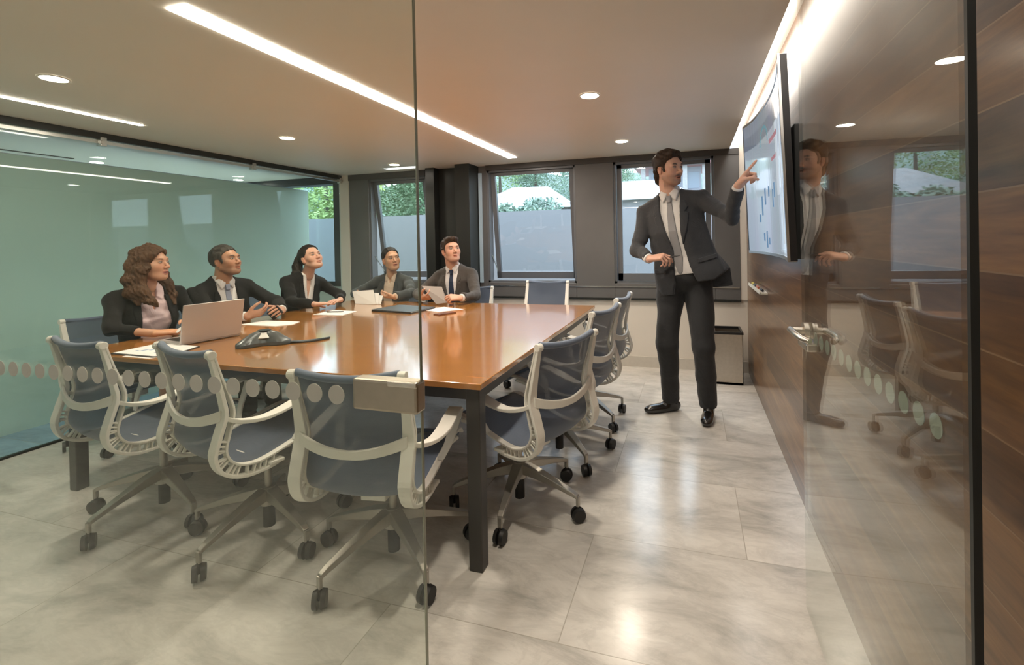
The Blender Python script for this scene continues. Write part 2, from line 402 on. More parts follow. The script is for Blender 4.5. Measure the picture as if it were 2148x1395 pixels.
# lever handle (x along the door, +y is the room side)
hd_ = MB(); hz = .975; hx = DL - .075
hd_.cyl((hx, .005, hz), (hx, .020, hz), .027, n=28).cyl((hx, -.005, hz), (hx, -.020, hz), .027, n=28)
hd_.cyl((hx, .018, hz), (hx, .055, hz), .011, n=16).cyl((hx, -.018, hz), (hx, -.055, hz), .011, n=16)
hb = hd_.build('rosette', M['nickel'], dr, smooth=True)
MB().tube([(hx + .01, .055, hz), (hx - .03, .056, hz), (hx - .09, .056, hz), (hx - .125, .050, hz - .004), (hx - .150, .036, hz - .006)], [.011, .0105, .0105, .0095, .008], 14).build('lever', M['nickel'], dr, smooth=True)
MB().tube([(hx + .01, -.055, hz), (hx - .03, -.056, hz), (hx - .09, -.056, hz), (hx - .125, -.050, hz)], [.011, .0105, .0105, .009], 14).build('lever', M['nickel'], dr, smooth=True)
MB().box(hx - .045, hx + .07, -.021, .021, hz - .062, hz - .035).build('latch_case', M['nickel'], dr, bevel=.006)
# ceiling strip light and downlights
st = MB().box(-1.761, -1.670, 1.22, 4.46, HC - .004, HC + .0).build('ceiling_strip_light', M['strip_light'])
tag(st, 'long white recessed strip light running along the ceiling over the table', 'light')
s2 = MB().box(-3.605, -3.575, 0.92, 2.31, HC - .004, HC).build('ceiling_strip_light', M['strip_light'])
tag(s2, 'thin white strip light in the ceiling at the upper left', 'light')
s3 = MB().box(-3.28, -1.0, -2.87, -2.79, HC - .006, HC).build('ceiling_strip_light', M['corridor_light'])
tag(s3, 'white strip light of the corridor, seen only as a reflection in the glass', 'light')
def downlight(x, y, label, power=16, group=None):
    r = empty('downlight', (x, y, HC), label=label, cat='light')
    n = 40; v = []; f = []
    for k in range(n):
        t = 2 * PI * k / n; c, s = math.cos(t), math.sin(t)
        v += [(c * .062, s * .062, -.001), (c * .060, s * .060, -.005), (c * .052, s * .052, -.005), (c * .052, s * .052, -.001)]
    for k in range(n):
        for j in range(3):
            a = k * 4 + j; b = ((k + 1) % n) * 4 + j; f.append((a, b, b + 1, a + 1))
    mb = MB(); mb.v = v; mb.f = f; mb.build('trim_ring', M['bone'], r, smooth=True)
    MB().cyl((0, 0, -.0035), (0, 0, -.001), .0515, n=32).build('lens', M['lamp'], r)
    ld = bpy.data.lights.new('lamp_beam', 'SPOT'); ld.energy = power; ld.color = (1.0, .87, .70); ld.spot_size = 2.3; ld.spot_blend = 0.8; ld.shadow_soft_size = .05
    lo = bpy.data.objects.new('lamp_beam', ld); C.objects.link(lo); lo.parent = r; lo.location = (0, 0, -.02)
    return r
downlight(-2.986, 1.533, 'round downlight at the upper left of the ceiling, nearest to the glass front')
downlight(-3.016, 2.961, 'round downlight on the left side, second of its row above the seated people')
downlight(-3.018, 4.356, 'small far round downlight above the left window')
downlight(-.561, 2.729, 'round downlight right of the long strip light, the larger one')
downlight(-.568, 4.086, 'round downlight above the right window near the standing person')
downlight(-.560, 1.36, 'round downlight just inside the doorway, seen in reflections')
downlight(-5.485, 3.123, 'downlight of the neighbouring room seen above the green glass', 90)
downlight(-5.443, 4.578, 'far downlight of the neighbouring room near its window', 90)
downlight(-1.2, -1.0, 'round downlight of the corridor in front of the glass', 16)
downlight(.1, -1.6, 'round downlight of the corridor by the wooden wall', 9)
# ---------------------------------------------------------------- table
TX1, TX0, TY0, TY1 = -.787, -3.225, 1.657, 3.894
tb = empty('conference_table', ((TX0 + TX1) / 2, (TY0 + TY1) / 2, 0), label='large conference table with a glossy orange-brown wooden top on dark square legs', cat='table')
ox, oy = (TX0 + TX1) / 2, (TY0 + TY1) / 2
def tbx(mb, x0, x1, y0, y1, z0, z1): return mb.box(x0 - ox, x1 - ox, y0 - oy, y1 - oy, z0, z1)
tbx(MB(), TX0, TX1, TY0, TY1, .716, .74).build('tabletop', M['table_wood'], tb, bevel=.003)
ap = MB(); e = .016
tbx(ap, TX0 + e, TX1 - e, TY0 + e, TY0 + .06, .672, .716); tbx(ap, TX0 + e, TX1 - e, TY1 - .06, TY1 - e, .672, .716)
tbx(ap, TX0 + e, TX0 + .06, TY0 + .06, TY1 - .06, .672, .716); tbx(ap, TX1 - .06, TX1 - e, TY0 + .06, TY1 - .06, .672, .716)
tbx(ap, -2.04, -1.98, TY0 + .06, TY1 - .06, .675, .716)
ap.build('apron', M['table_metal'], tb)
e = .012
for x in (TX0 + e, TX1 - .058 - e):
    for y in (TY0 + e, TY1 - .058 - e):
        tbx(MB(), x, x + .058, y, y + .058, 0, .716).build('leg', M['table_metal'], tb, bevel=.004)

# ---------------------------------------------------------------- office chair (front = +y)
def smooth_curve(P, n):
    P = [np.array(p, float) for p in P]; P = [2 * P[0] - P[1]] + P + [2 * P[-1] - P[-2]]; out = []
    segs = len(P) - 3
    for i in range(n):
        t = i / (n - 1) * segs; k = min(int(t), segs - 1); u = t - k
        a, b, c, d = P[k:k + 4]
        out.append(.5 * ((2 * b) + (-a + c) * u + (2 * a - 5 * b + 4 * c - d) * u * u + (-a + 3 * b - 3 * c + d) * u ** 3))
    return out
M['mesh_fabric'] = (lambda: None)
def mesh_fabric():
    t = NT('blue_grey_mesh_fabric'); b = t.b
    v = t.coord('Object'); w1 = t.add('ShaderNodeTexWave', wave_type='BANDS', bands_direction='X'); w1.inputs['Scale'].default_value = 90
    w2 = t.add('ShaderNodeTexWave', wave_type='BANDS', bands_direction='Z'); w2.inputs['Scale'].default_value = 90
    t.link(v, w1.inputs[0]); t.link(v, w2.inputs[0])
    g = t.math('MULTIPLY', w1.outputs['Fac'], w2.outputs['Fac'])
    n = t.noise(v, 6, 2)
    col = t.mix(n.outputs[0], (0.060, 0.085, 0.135), (0.085, 0.115, 0.170))
    t.link(col, b.inputs['Base Color']); b.inputs['Roughness'].default_value = 0.6; b.inputs['Sheen Weight'].default_value = .25
    t.bump(g, .15, .002)
    tr = t.add('ShaderNodeBsdfTransparent'); ms = t.add('ShaderNodeMixShader'); ms.inputs[0].default_value = .08
    t.link(b.outputs[0], ms.inputs[1]); t.link(tr.outputs[0], ms.inputs[2]); t.link(ms.outputs[0], t.out.inputs[0])
    return t.m
M['mesh_fabric'] = mesh_fabric()
M['fabric_bar'] = mat('blue_fabric_roll', (0.105, 0.145, 0.215), 0.6, bump=.2, bscale=400, sheen=.3)
OUT = [(-.320, .872), (-.302, .790), (-.284, .700), (-.278, .640), (-.302, .560), (-.318, .490), (-.290, .425), (-.215, .385), (-.12, .380), (-.06, .392)]
INN = [(-.310, .868), (-.288, .790), (-.258, .700), (-.246, .640), (-.262, .570), (-.276, .502), (-.252, .452), (-.200, .424), (-.125, .420), (.02, .452), (.17, .485), (.235, .480), (.262, .455)]
def profile_normals(P):
    N = []
    for i in range(len(P)):
        a = P[max(i - 1, 0)]; b = P[min(i + 1, len(P) - 1)]; d = np.array(b) - np.array(a); d /= np.linalg.norm(d); N.append((0, -d[1], d[0]))
    return N
def make_chair():
    r = empty('office_chair', (0, 0, 0))
    o = smooth_curve(OUT, 40); q = smooth_curve(INN, 52); on = profile_normals(o); qn = profile_normals(q)
    HWD = .202
    # sling fabric
    mb = MB(); nx = 12
    for i, (y, z) in enumerate(q):
        for j in range(nx + 1):
            u = j / nx * 2 - 1; hw = HWD - .012; x = u * hw; sag = .022 * (1 - u * u)
            n = qn[i]; s_ = -1
            top = min(1, i / 6.0)
            mb.v.append((x, y - n[1] * sag * top * (1 if i < 26 else .9), z - n[2] * sag * top))
    for i in range(len(q) - 1):
        for j in range(nx): a = i * (nx + 1) + j; mb.f.append((a, a + 1, a + nx + 2, a + nx + 1))
    fb = mb.build('mesh_sling', M['mesh_fabric'], r, smooth=True)
    bar = []
    for j in range(15):
        u = j / 14 * 2 - 1; bar.append((u * (HWD - .012), -.312 - .022 * (1 - u * u), .876 + .004 * u * u - .012 * (1 - u * u)))
    MB().tube(bar, [.014] * 15, 12).build('top_roll', M['fabric_bar'], r, smooth=True)
    ft = [(x * HWD * .95, .262, .452) for x in (-1, -.5, 0, .5, 1)]
    MB().tube(ft, .013, 10).build('front_roll', M['fabric_bar'], r, smooth=True)
    for s in (-1, 1):
        x = s * HWD
        rail = MB()
        k0 = 18
        # upper rail: one broad blade, below it splits into outer spine, inner rail and ribs
        w = [.022 + .026 * min(1, i / 14) for i in range(40)]
        w = [a if i < 22 else max(.036, .046 - .0012 * (i - 22)) for i, a in enumerate(w)]
        rail.ribbon([(x, y, z) for y, z in o], on, (1, 0, 0), w, [.016 - .0001 * i for i in range(40)])
        rail.ribbon([(x, y, z) for y, z in q], qn, (1, 0, 0), [.030] * 52, .009)
        # cheek joining both near the top
        rail.cyl((x - s * .014, -.318, .874), (x + s * .014, -.318, .874), .017, n=14)
        # ribs
        for k in range(15):
            i = 18 + int(k * 1.3); i = min(i, 37)
            yo, zo = o[i]; nn = on[i]
            j = min(range(len(q)), key=lambda jj: (q[jj][0] - yo) ** 2 * 1.0 + (q[jj][1] - zo) ** 2 + (0 if 14 < jj < 38 else 1))
            j = max(j, 14)
            yi, zi = q[j]
            rail.ribbon([(x, yo, zo), (x, (yo + yi) / 2, (zo + zi) / 2), (x, yi, zi)], [(0, zi - zo, yo - yi)] * 3, (1, 0, 0), .020, .0065)
        rail.build('side_spine', M['bone'], r, bevel=.0025)
        # arm: sweeps from the spine out and forward, then folds down to the seat rail
        A = smooth_curve([(x, -.285, .632), (x + s * .018, -.235, .606), (x + s * .042, -.165, .598), (x + s * .055, -.095, .610), (x + s * .055, -.02, .628), (x + s * .055, .050, .642)], 16)
        D = smooth_curve([(x + s * .055, .050, .642), (x + s * .056, .064, .628), (x + s * .050, .045, .580), (x + s * .034, .012, .510), (x + s * .008, -.010, .452)], 14)
        am = MB()
        am.ribbon(A, [(0, .05, 1)] * 16, (1, 0, 0), [.020 + .038 * min(1, i / 9) for i in range(16)], [.020 - .008 * min(1, i / 8) for i in range(16)])
        am.ribbon(D, [(0, 1, .15)] * 14, (1, 0, 0), [.058 - .030 * i / 13 for i in range(14)], .010)
        am.build('armrest', M['bone'], r, bevel=.003)
    cb = []
    for j in range(17):
        u = j / 16 * 2 - 1; cb.append((u * HWD, -.285 - .035 * (1 - u * u), .640 - .040 * (1 - u * u)))
    MB().ribbon(cb, [(0, 1, .1)] * 17, (0, 0, 1), [.042 - .012 * (1 - abs(j / 8 - 1)) for j in range(17)], .012).build('back_brace', M['bone'], r, bevel=.003)
    # under-seat frame
    un = MB().box(-.225, .225, -.12, -.06, .385, .40).box(-.05, .05, -.16, .08, .355, .392)
    for s in (-1, 1): un.tube([(s * .04, .03, .38), (s * .16, .10, .43), (s * .225, .16, .475)], .010, 8)
    un.build('seat_carrier', M['bone'], r, bevel=.004)
    MB().cyl((0, 0, .19), (0, 0, .37), .016, n=16).build('gas_lift', M['chair_alu'], r, smooth=True)
    MB().cyl((0, 0, .035), (0, 0, .15), .024, n=18).build('lift_housing', M['black_rubber'], r, smooth=True)
    hub = MB().cyl((0, 0, .135), (0, 0, .212), .036, .030, n=20); bs = hub.build('hub', M['chair_alu'], r, smooth=True)
    for k in range(5):
        a = 2 * PI * k / 5; c, s = math.cos(a), math.sin(a); R = .318
        l = MB()
        P = [(c * d, s * d, z) for d, z in ((.02, .186), (.10, .174), (.20, .150), (.295, .122), (R, .112))]
        l.ribbon(P, [(0, 0, 1)] * 5, (-s, c, 0), [.052, .046, .036, .027, .024], [.050, .040, .028, .020, .016])
        l.ribbon([(c * R, s * R, .116), (c * R, s * R, .07)], [(c, s, 0)] * 2, (-s, c, 0), .020, .014)
        l.build('base_arm', M['chair_alu'], bs, bevel=.003)
        w = MB(); ca, sa = math.cos(a + .9 + k * 1.3), math.sin(a + .9 + k * 1.3)
        for q_ in (-1, 1):
            p0 = Vector((c * R - sa * q_ * .006, s * R + ca * q_ * .006, .033)); p1 = Vector((c * R - sa * q_ * .022, s * R + ca * q_ * .024, .033))
            w.cyl(p0, p1, .033, .029, n=20)
        w.cyl((c * R, s * R, .03), (c * R, s * R, .075), .008, n=8)
        w.build('caster', M['black_rubber'], bs, smooth=True)
    return r
chair0 = make_chair()
used = [False]
GC = 'white and blue office chairs around the conference table'
def chair(x, y, ang, label, base=0.0, dz=0.0):
    c = copy_tree(chair0) if used[0] else chair0
    used[0] = True
    c.location = (x, y, 0); c.rotation_euler = (0, 0, ang)
    c['label'] = label; c['category'] = 'chair'; c['group'] = GC
    for k in kids(c):
        n = k.name.split('.')[0]
        if n in ('hub', 'lift_housing'): k.rotation_euler = (0, 0, base - ang)
        elif dz: k.location = (0, 0, dz)
    return c
R_ = math.radians
chair(-2.515, 1.675, R_(-6), 'empty mesh chair at the near side of the table, leftmost of the three', R_(-87), .012)
chair(-1.84, 1.66, R_(-12), 'empty white and blue mesh chair, middle one of the three at the near side', R_(-90), .012)
chair(-1.19, 1.66, R_(9), 'empty white and blue mesh chair behind the metal strike plate of the glass', R_(-107), -.035)
chair(-.83, 2.17, R_(67), 'empty mesh chair at the right side of the table, nearest the dark leg', R_(-13), -.03)
chair(-.79, 2.75, R_(78), 'empty white and blue mesh chair at the right side, second from the near corner', R_(25), 0)
chair(-.78, 3.33, R_(84), 'empty white and blue mesh chair at the right side, farthest from the near corner', R_(35), 0)
chair(-1.36, 4.10, R_(180), 'empty mesh chair at the far side of the table below the middle window', R_(10), 0)
chair(-3.66, 2.25, R_(-90), 'chair of the person with long brown hair, its mesh back behind them', R_(18), -.06)
chair(-3.68, 2.84, R_(-90), 'chair of the person in the black suit behind the laptop', R_(54), -.06)
chair(-3.67, 3.48, R_(-88), 'chair of the person with the dark ponytail, its back rising beside that person', R_(0), -.06)
chair(-3.00, 4.27, R_(188), 'chair of the person holding papers at the far side', R_(20), -.10)
chair(-2.20, 4.22, R_(180), 'chair of the person holding a tablet at the far side', R_(30), -.06)
# ---------------------------------------------------------------- wall screen (curved, on an arm)
def screen_mat():
    t = NT('screen_slide'); b = t.b
    ge = t.add('ShaderNodeNewGeometry'); sp = t.add('ShaderNodeSeparateXYZ'); t.link(ge.outputs['Position'], sp.inputs[0])
    r = t.math('DIVIDE', t.math('SUBTRACT', sp.outputs[2], 1.18), .87)
    col = t.ramp(r, [(0.0, (0.44, 0.52, 0.62)), (0.62, (0.54, 0.61, 0.69)), (0.80, (0.48, 0.55, 0.63)), (0.805, (0.24, 0.28, 0.35)), (0.90, (0.22, 0.26, 0.33)), (0.905, (0.30, 0.35, 0.43)), (1.0, (0.27, 0.31, 0.38))])
    n = t.noise(t.pos((1, 3.0, .8)), 2.0, 2)
    col = t.mix(.22, col, n.outputs['Color'], 'SOFT_LIGHT')
    t.link(col, b.inputs['Emission Color']); b.inputs['Emission Strength'].default_value = .22
    b.inputs['Base Color'].default_value = (.02, .02, .025, 1); b.inputs['Roughness'].default_value = .10
    return t.m
tvc = [(.353, 3.605), (.391, 3.40), (.409, 3.13), (.412, 2.88), (.404, 2.627), (.385, 2.42), (.359, 2.219)]
tvp = smooth_curve(tvc, 25)
tv = empty('wall_screen', (.42, 2.9, 1.18), label='large curved wall screen showing a pale blue slide, on a black arm', cat='screen')
def lean(x, z): return x + .03 * (2.05 - z) / .87
def tvstrip(name, m, z0, z1, d0, d1, i0=0, i1=24):
    mb = MB()
    for i in range(i0, i1 + 1):
        x, y = tvp[i]
        for z, d in ((z0, d0), (z0, d1), (z1, d1), (z1, d0)): mb.v.append((lean(x, z) + d - .42, y - 2.9, z - 1.18))
    k = i1 - i0
    for i in range(k):
        for j in range(4): a = i * 4 + j; b_ = i * 4 + (j + 1) % 4; mb.f.append((a, b_, b_ + 4, a + 4))
    mb.f.append((3, 2, 1, 0)); e = k * 4; mb.f.append((e, e + 1, e + 2, e + 3))
    return mb.build(name, m, tv, smooth=False)
tvstrip('back_shell', M['black_plastic'], 1.18, 2.055, .004, .030)
scr = tvstrip('display', screen_mat(), 1.192, 2.043, 0, .004)
tvstrip('bezel', M['alu'], 1.176, 1.192, -.004, .032); tvstrip('bezel', M['alu'], 2.043, 2.060, -.004, .032)
tvstrip('bezel', M['alu'], 1.192, 2.043, -.004, .032, 24, 24) if False else None
eb = MB().quadbox([(lean(x, z) + d - .42, y - 2.9, z - 1.18) for z in (1.18, 2.058) for x, y, d in ((.359, 2.205, -.006), (.359, 2.219, -.006), (.359, 2.219, .004), (.359, 2.205, .004))])
eb.build('bezel', M['alu'], tv)
eb = MB().quadbox([(lean(x, z) + d - .42, y - 2.9, z - 1.18) for z in (1.18, 2.055) for x, y, d in ((.359, 2.207, .004), (.359, 2.219, .004), (.359, 2.219, .032), (.359, 2.207, .032))])
eb.build('side_cap', M['black_plastic'], tv)
eb = MB().quadbox([(lean(x, z) + d - .42, y - 2.9, z - 1.18) for z in (1.18, 2.058) for x, y, d in ((.353, 3.605, -.004), (.353, 3.617, -.004), (.353, 3.617, .032), (.353, 3.605, .032))])
eb.build('bezel', M['black_plastic'], tv)
br = MB().box(.476 - .42, .487 - .42, -.35, .15, 0.05, .60).box(.450 - .42, .487 - .42, -.50, -.34, -.0, .62).box(.458 - .42, .480 - .42, .02, .10, .08, .5)
for z in (.12, .5): br.box(.462 - .42, .48 - .42, -.44, .12, z, z + .05)
bk = br.build('wall_bracket', M['black_steel'], tv, bevel=.012)
MB().tube([(.005, -.475, .56), (-.002, -.482, .50), (.008, -.478, .42), (.0, -.48, .30), (.01, -.47, .22)], .004, 8).build('cable', M['alu'], tv, smooth=True)
# slide content: small flat figures lying on the display
def on_scr(y, z, d=-.0015):
    ys = [p[1] for p in tvp]; x = float(np.interp(y, ys[::-1], [p[0] for p in tvp][::-1])); return (lean(x, z) + d - .42, y - 2.9, z - 1.18)
def patch(y0, y1, z0, z1, m, n=6):
    mb = MB()
    for i in range(n + 1):
        y = y0 + (y1 - y0) * i / n
        mb.v += [on_scr(y, z0), on_scr(y, z1)]
    for i in range(n): a = i * 2; mb.f.append((a, a + 2, a + 3, a + 1))
    return mb.build('slide_figure', m, scr)
sblue = emit('slide_blue', (.16, .30, .48), .3); sred = emit('slide_red', (.50, .25, .28), .3); swh = emit('slide_white', (.80, .88, .95), .25); steal = emit('slide_teal', (.22, .42, .46), .25)
patch(2.62, 2.92, 1.805, 1.83, sred); patch(2.66, 2.86, 1.70, 1.72, sred)
for k, (y, z, h) in enumerate([(3.2, 1.26, .05), (3.12, 1.22, .10), (3.05, 1.24, .04), (3.22, 1.42, .12), (3.12, 1.48, .10), (3.0, 1.52, .06), (2.86, 1.45, .10), (2.80, 1.50, .08), (3.3, 1.38, .05)]):
    patch(y, y + .035, z, z + h, sblue, 2)
for k in range(12):
    a = k / 11 * PI; patch(3.08 + .12 * math.cos(a), 3.105 + .12 * math.cos(a), 1.84 + .09 * math.sin(a), 1.86 + .09 * math.sin(a), steal, 1)
patch(2.45, 2.50, 1.25, 1.88, swh, 3); patch(2.62, 2.70, 1.50, 1.88, swh, 3); patch(2.36, 2.38, 1.25, 1.85, sblue, 2)
# marker tray low on the wooden wall
mt = empty('marker_tray', (XR, 3.9, .90), label='small tray holding markers on the wooden wall under the screen', cat='tray')
MB().box(-.05, 0, -.34, .34, -.012, 0).box(-.052, -.046, -.34, .34, -.012, .010).build('tray', M['bone'], mt)
for k, (dy, c) in enumerate([(-.24, (.03, .03, .04)), (-.05, (.45, .12, .05)), (.12, (.05, .05, .06)), (.24, (.50, .40, .05))]):
    mk = MB().cyl((-.026, dy - .06, .010), (-.026, dy + .055, .010), .009, n=12)
    o = mk.build('marker', mat('marker_%d_body' % k, c, .4), loc=(XR, 3.9, .90), smooth=True)
    tag(o, ['black marker nearest the viewer on the wall tray', 'red orange marker on the wall tray', 'dark marker in the middle of the wall tray', 'yellow marker at the far end of the wall tray'][k], 'marker')
# ---------------------------------------------------------------- waste bin
wb = empty('waste_bin', (.285, 4.56, 0), label='square brushed steel waste bin with an open black rim against the far wall', cat='bin')
b_ = MB(); w, d, h, t_ = .118, .15, .445, .004
b_.box(-w, w, -d, -d + t_, 0, h).box(-w, w, d - t_, d, 0, h).box(-w, -w + t_, -d, d, 0, h).box(w - t_, w, -d, d, 0, h).box(-w, w, -d, d, .012, .02)
b_.build('body', M['brushed'], wb)
b_ = MB(); q = .006
b_.box(-w - q, w + q, -d - q, -d + .014, h - .006, h + .016).box(-w - q, w + q, d - .014, d + q, h - .006, h + .016).box(-w - q, -w + .014, -d, d, h - .006, h + .016).box(w - .014, w + q, -d, d, h - .006, h + .016)
b_.build('rim', M['black_plastic'], wb, bevel=.002)
MB().box(-w, w, -d, d, 0, .012).build('foot', M['black_plastic'], wb)
# grey steel locker of the neighbouring side, by the end of the glass
# ---------------------------------------------------------------- things on the table
ZT = .7402
M['laptop'] = mat('laptop_shell', (.56, .51, .49), .38, metal=.55)
lp = empty('laptop', (-2.70, 2.075, ZT), math.atan2(.27, .045) - PI / 2, label='open silver laptop with its lid back toward the viewer', cat='laptop')
MB().box(-.235, 0, -.165, .165, .004, .018).build('base', M['laptop'], lp, bevel=.004)
MB().box(-.20, -.06, -.14, .14, .018, .0195).build('keyboard', M['black_plastic'], lp)
c, s = math.cos(R_(12)), math.sin(R_(12))
P = [(x0 * c + z0 * s, y0, .012 + z0 * c - x0 * s) for z0 in (0, .222) for x0, y0 in ((-.003, -.165), (.004, -.165), (.004, .165), (-.003, .165))]
ld_ = MB().quadbox(P).build('lid', M['laptop'], lp, bevel=.003)
P = [(x0 * c + z0 * s, y0, .012 + z0 * c - x0 * s) for z0 in (.012, .21) for x0, y0 in ((-.0045, -.155), (-.003, -.155), (-.003, .155), (-.0045, .155))]
MB().quadbox(P).build('display', emit('laptop_display', (.55, .65, .8), .5), ld_)
def sheet(name, pts, z, th, m, label, cat='paper', parent=None):
    mb = MB().prism(pts, z, z + th)
    o = mb.build(name, m, parent)
    if parent is None: tag(o, label, cat)
    return o
cb_ = empty('clipboard', (-2.72, 1.81, ZT), label='dark clipboard with a printed chart sheet at the near left corner of the table', cat='clipboard')
def L(pts, o): return [(x - o[0], y - o[1]) for x, y in pts]
ocb = (-2.72, 1.81)
sheet('board', L([(-2.905, 1.69), (-2.585, 1.682), (-2.525, 1.745), (-2.60, 1.93), (-2.925, 1.935)], ocb), 0, .004, M['black_plastic'], None, parent=cb_)
shp = sheet('printed_sheet', L([(-2.90, 1.70), (-2.585, 1.692), (-2.532, 1.748), (-2.607, 1.925), (-2.915, 1.93)], ocb), .004, .0022, M['paper'], None, parent=cb_)
for k, (x, y, hgt) in enumerate([(-2.83, 1.76, .02), (-2.80, 1.78, .045), (-2.77, 1.80, .03), (-2.74, 1.82, .05), (-2.71, 1.84, .035), (-2.68, 1.76, .02), (-2.65, 1.78, .04), (-2.62, 1.80, .03)]):
    MB().box(x - ocb[0], x + .016 - ocb[0], y - hgt / 2 - ocb[1], y + hgt / 2 - ocb[1], .0062, .0066).build('chart_bar', M['ink_blue'], shp)
sheet('paper_sheet', [(-2.78, 1.668), (-2.58, 1.664), (-2.57, 1.70), (-2.78, 1.70)], ZT + .0, .0008, M['paper'], 'loose sheet sticking out under the front of the clipboard')
sheet('paper_sheet', [(-3.04, 2.545), (-2.72, 2.535), (-2.655, 2.62), (-2.70, 2.725), (-3.0, 2.715)], ZT, .003, M['paper'], 'stack of white sheets under the hands of the person in the black suit')
sheet('paper_sheet', [(-2.87, 3.03), (-2.60, 3.04), (-2.63, 3.25), (-2.88, 3.27)], ZT, .0025, M['paper'], 'white sheets before the person with the ponytail')
fo = empty('portfolio', (-2.28, 3.37, ZT), label='closed black portfolio lying before the person with papers', cat='folder')
off = (-2.28, 3.37)
sheet('cover', L([(-2.51, 3.27), (-2.10, 3.20), (-2.06, 3.50), (-2.46, 3.57)], off), 0, .009, M['black_plastic'], None, parent=fo)
sheet('pages', L([(-2.505, 3.275), (-2.098, 3.205), (-2.065, 3.495), (-2.462, 3.565)], off), .009, .004, mat('page_block', (.5, .5, .5), .6), None, parent=fo)
sheet('cover', L([(-2.51, 3.27), (-2.10, 3.20), (-2.06, 3.50), (-2.46, 3.57)], off), .013, .003, mat('dark_cover', (.03, .035, .035), .45), None, parent=fo)
sheet('paper_sheet', [(-2.16, 3.42), (-1.93, 3.33), (-1.80, 3.50), (-2.03, 3.60)], ZT, .002, M['paper'], 'white sheet under the hands of the person with the tablet')
sheet('smartphone', [(-1.90, 3.20), (-1.83, 3.17), (-1.765, 3.31), (-1.835, 3.34)], ZT, .008, mat('phone_back', (.16, .07, .05), .25), 'dark phone lying flat near the person with the tablet', 'phone')
pn = MB().cyl((-2.83, 3.13, ZT + .0085), (-2.70, 3.17, ZT + .0085), .0045, n=10); tag(pn.build('pen', M['black_plastic'], smooth=True), 'black pen beside the white sheets of the person with the ponytail', 'pen')
# conference phone: three legged star with a domed silver top
def conf_phone():
    r = empty('conference_phone', (-2.30, 2.07, ZT), R_(15), label='black and silver three-armed conference phone in the middle of the near table end', cat='phone')
    mb = MB(); n = 72; rings = [(1.0, .002), (1.0, .014), (.96, .020), (.72, .036), (.50, .050), (.30, .056)]
    for f_, z in rings:
        for k in range(n):
            a = 2 * PI * k / n; rr = (.070 + .078 * (0.5 + 0.5 * math.cos(3 * a)) ** 1.6) * f_
            zz = z - (.030 * (0.5 - .5 * math.cos(3 * a)) * (1 if .4 < f_ < 1 else 0) * (f_ - .3))
            mb.v.append((math.cos(a) * rr, math.sin(a) * rr, zz * 1.35))
    for i in range(len(rings) - 1):
        for k in range(n): a = i * n + k; b = i * n + (k + 1) % n; mb.f.append((a, b, b + n, a + n))
    mb.f.append(tuple(range(n))[::-1]); e = (len(rings) - 1) * n; mb.f.append(tuple(e + k for k in range(n)))
    mb.build('body', mat('phone_grey', (.10, .11, .11), .3, metal=.3), r, smooth=True)
    for k in range(3):
        a = 2 * PI * k / 3 + PI / 3; ca, sa = math.cos(a), math.sin(a)
        m_ = MB(); Q = []
        for z_, dr in ((.040, 0), (.043, 0)):
            for (rr, tt) in ((.03, -.35), (.062, -.5), (.062, .5), (.03, .35)): Q.append((math.cos(a + tt) * rr, math.sin(a + tt) * rr, z_ * 1.3 - (.014 if rr > .05 else -.016)))
        m_.quadbox(Q).build('speaker_grille', mat('phone_silver_%d' % k, (.50, .49, .45), .35, metal=.7), r)
    MB().cyl((0, 0, .070), (0, 0, .079), .034, n=32).build('keypad', M['black_plastic'], r)
    return r
conf_phone()
cbl = smooth_curve([(-2.20, 2.13, ZT + .005), (-2.13, 2.17, ZT + .004), (-2.10, 2.20, ZT + .004), (-2.07, 2.24, ZT + .004), (-2.05, 2.29, ZT + .004)], 20)
tag(MB().tube([tuple(p) for p in cbl], .004, 8).build('phone_cable', mat('cable_blue', (.03, .07, .11), .4), smooth=True), 'dark blue cable running from the conference phone', 'cable')
cbl = smooth_curve([(-2.19, 2.10, ZT + .0055), (-2.12, 2.13, ZT + .0055), (-2.08, 2.16, ZT + .0055), (-2.05, 2.20, ZT + .0055), (-2.03, 2.26, ZT + .0055)], 20)
tag(MB().tube([tuple(p) for p in cbl], .0055, 8).build('phone_cable', M['black_plastic'], smooth=True), 'thicker black cable beside the conference phone', 'cable')
# ---------------------------------------------------------------- outside
hv = []; hf_ = []
for i in range(61):
    x = -95 + i * 3; hv += [(x, 85, -1), (x, 90, 14 + 3.5 * math.sin(x * .11) + 2 * math.sin(x * .31 + 1)), (x, 120, 18)]
for i in range(60): a = i * 3; hf_ += [(a, a + 3, a + 4, a + 1), (a + 1, a + 4, a + 5, a + 2)]
hm = MB(); hm.v = hv; hm.f = hf_
struct(hm.build('wooded_hill', mat('hazy_forest', (.17, .23, .20), .9, noise=.35, nscale=.35)), 'hazy wooded hill closing the view outside the windows', 'hill')
ex = MB().box(-14, 6, 7.0, 7.15, -.4, 1.765)
struct(ex.build('garden_wall', mat('grey_blue_render', (.235, .238, .25), .8, noise=.03, nscale=1)), 'plain blue grey garden wall outside the windows', 'wall')
struct(MB().box(-30, 30, 5.0, 60, -.5, -.4).build('garden_ground', mat('outside_ground', (.22, .25, .18), .9)), 'ground of the garden outside', 'ground')
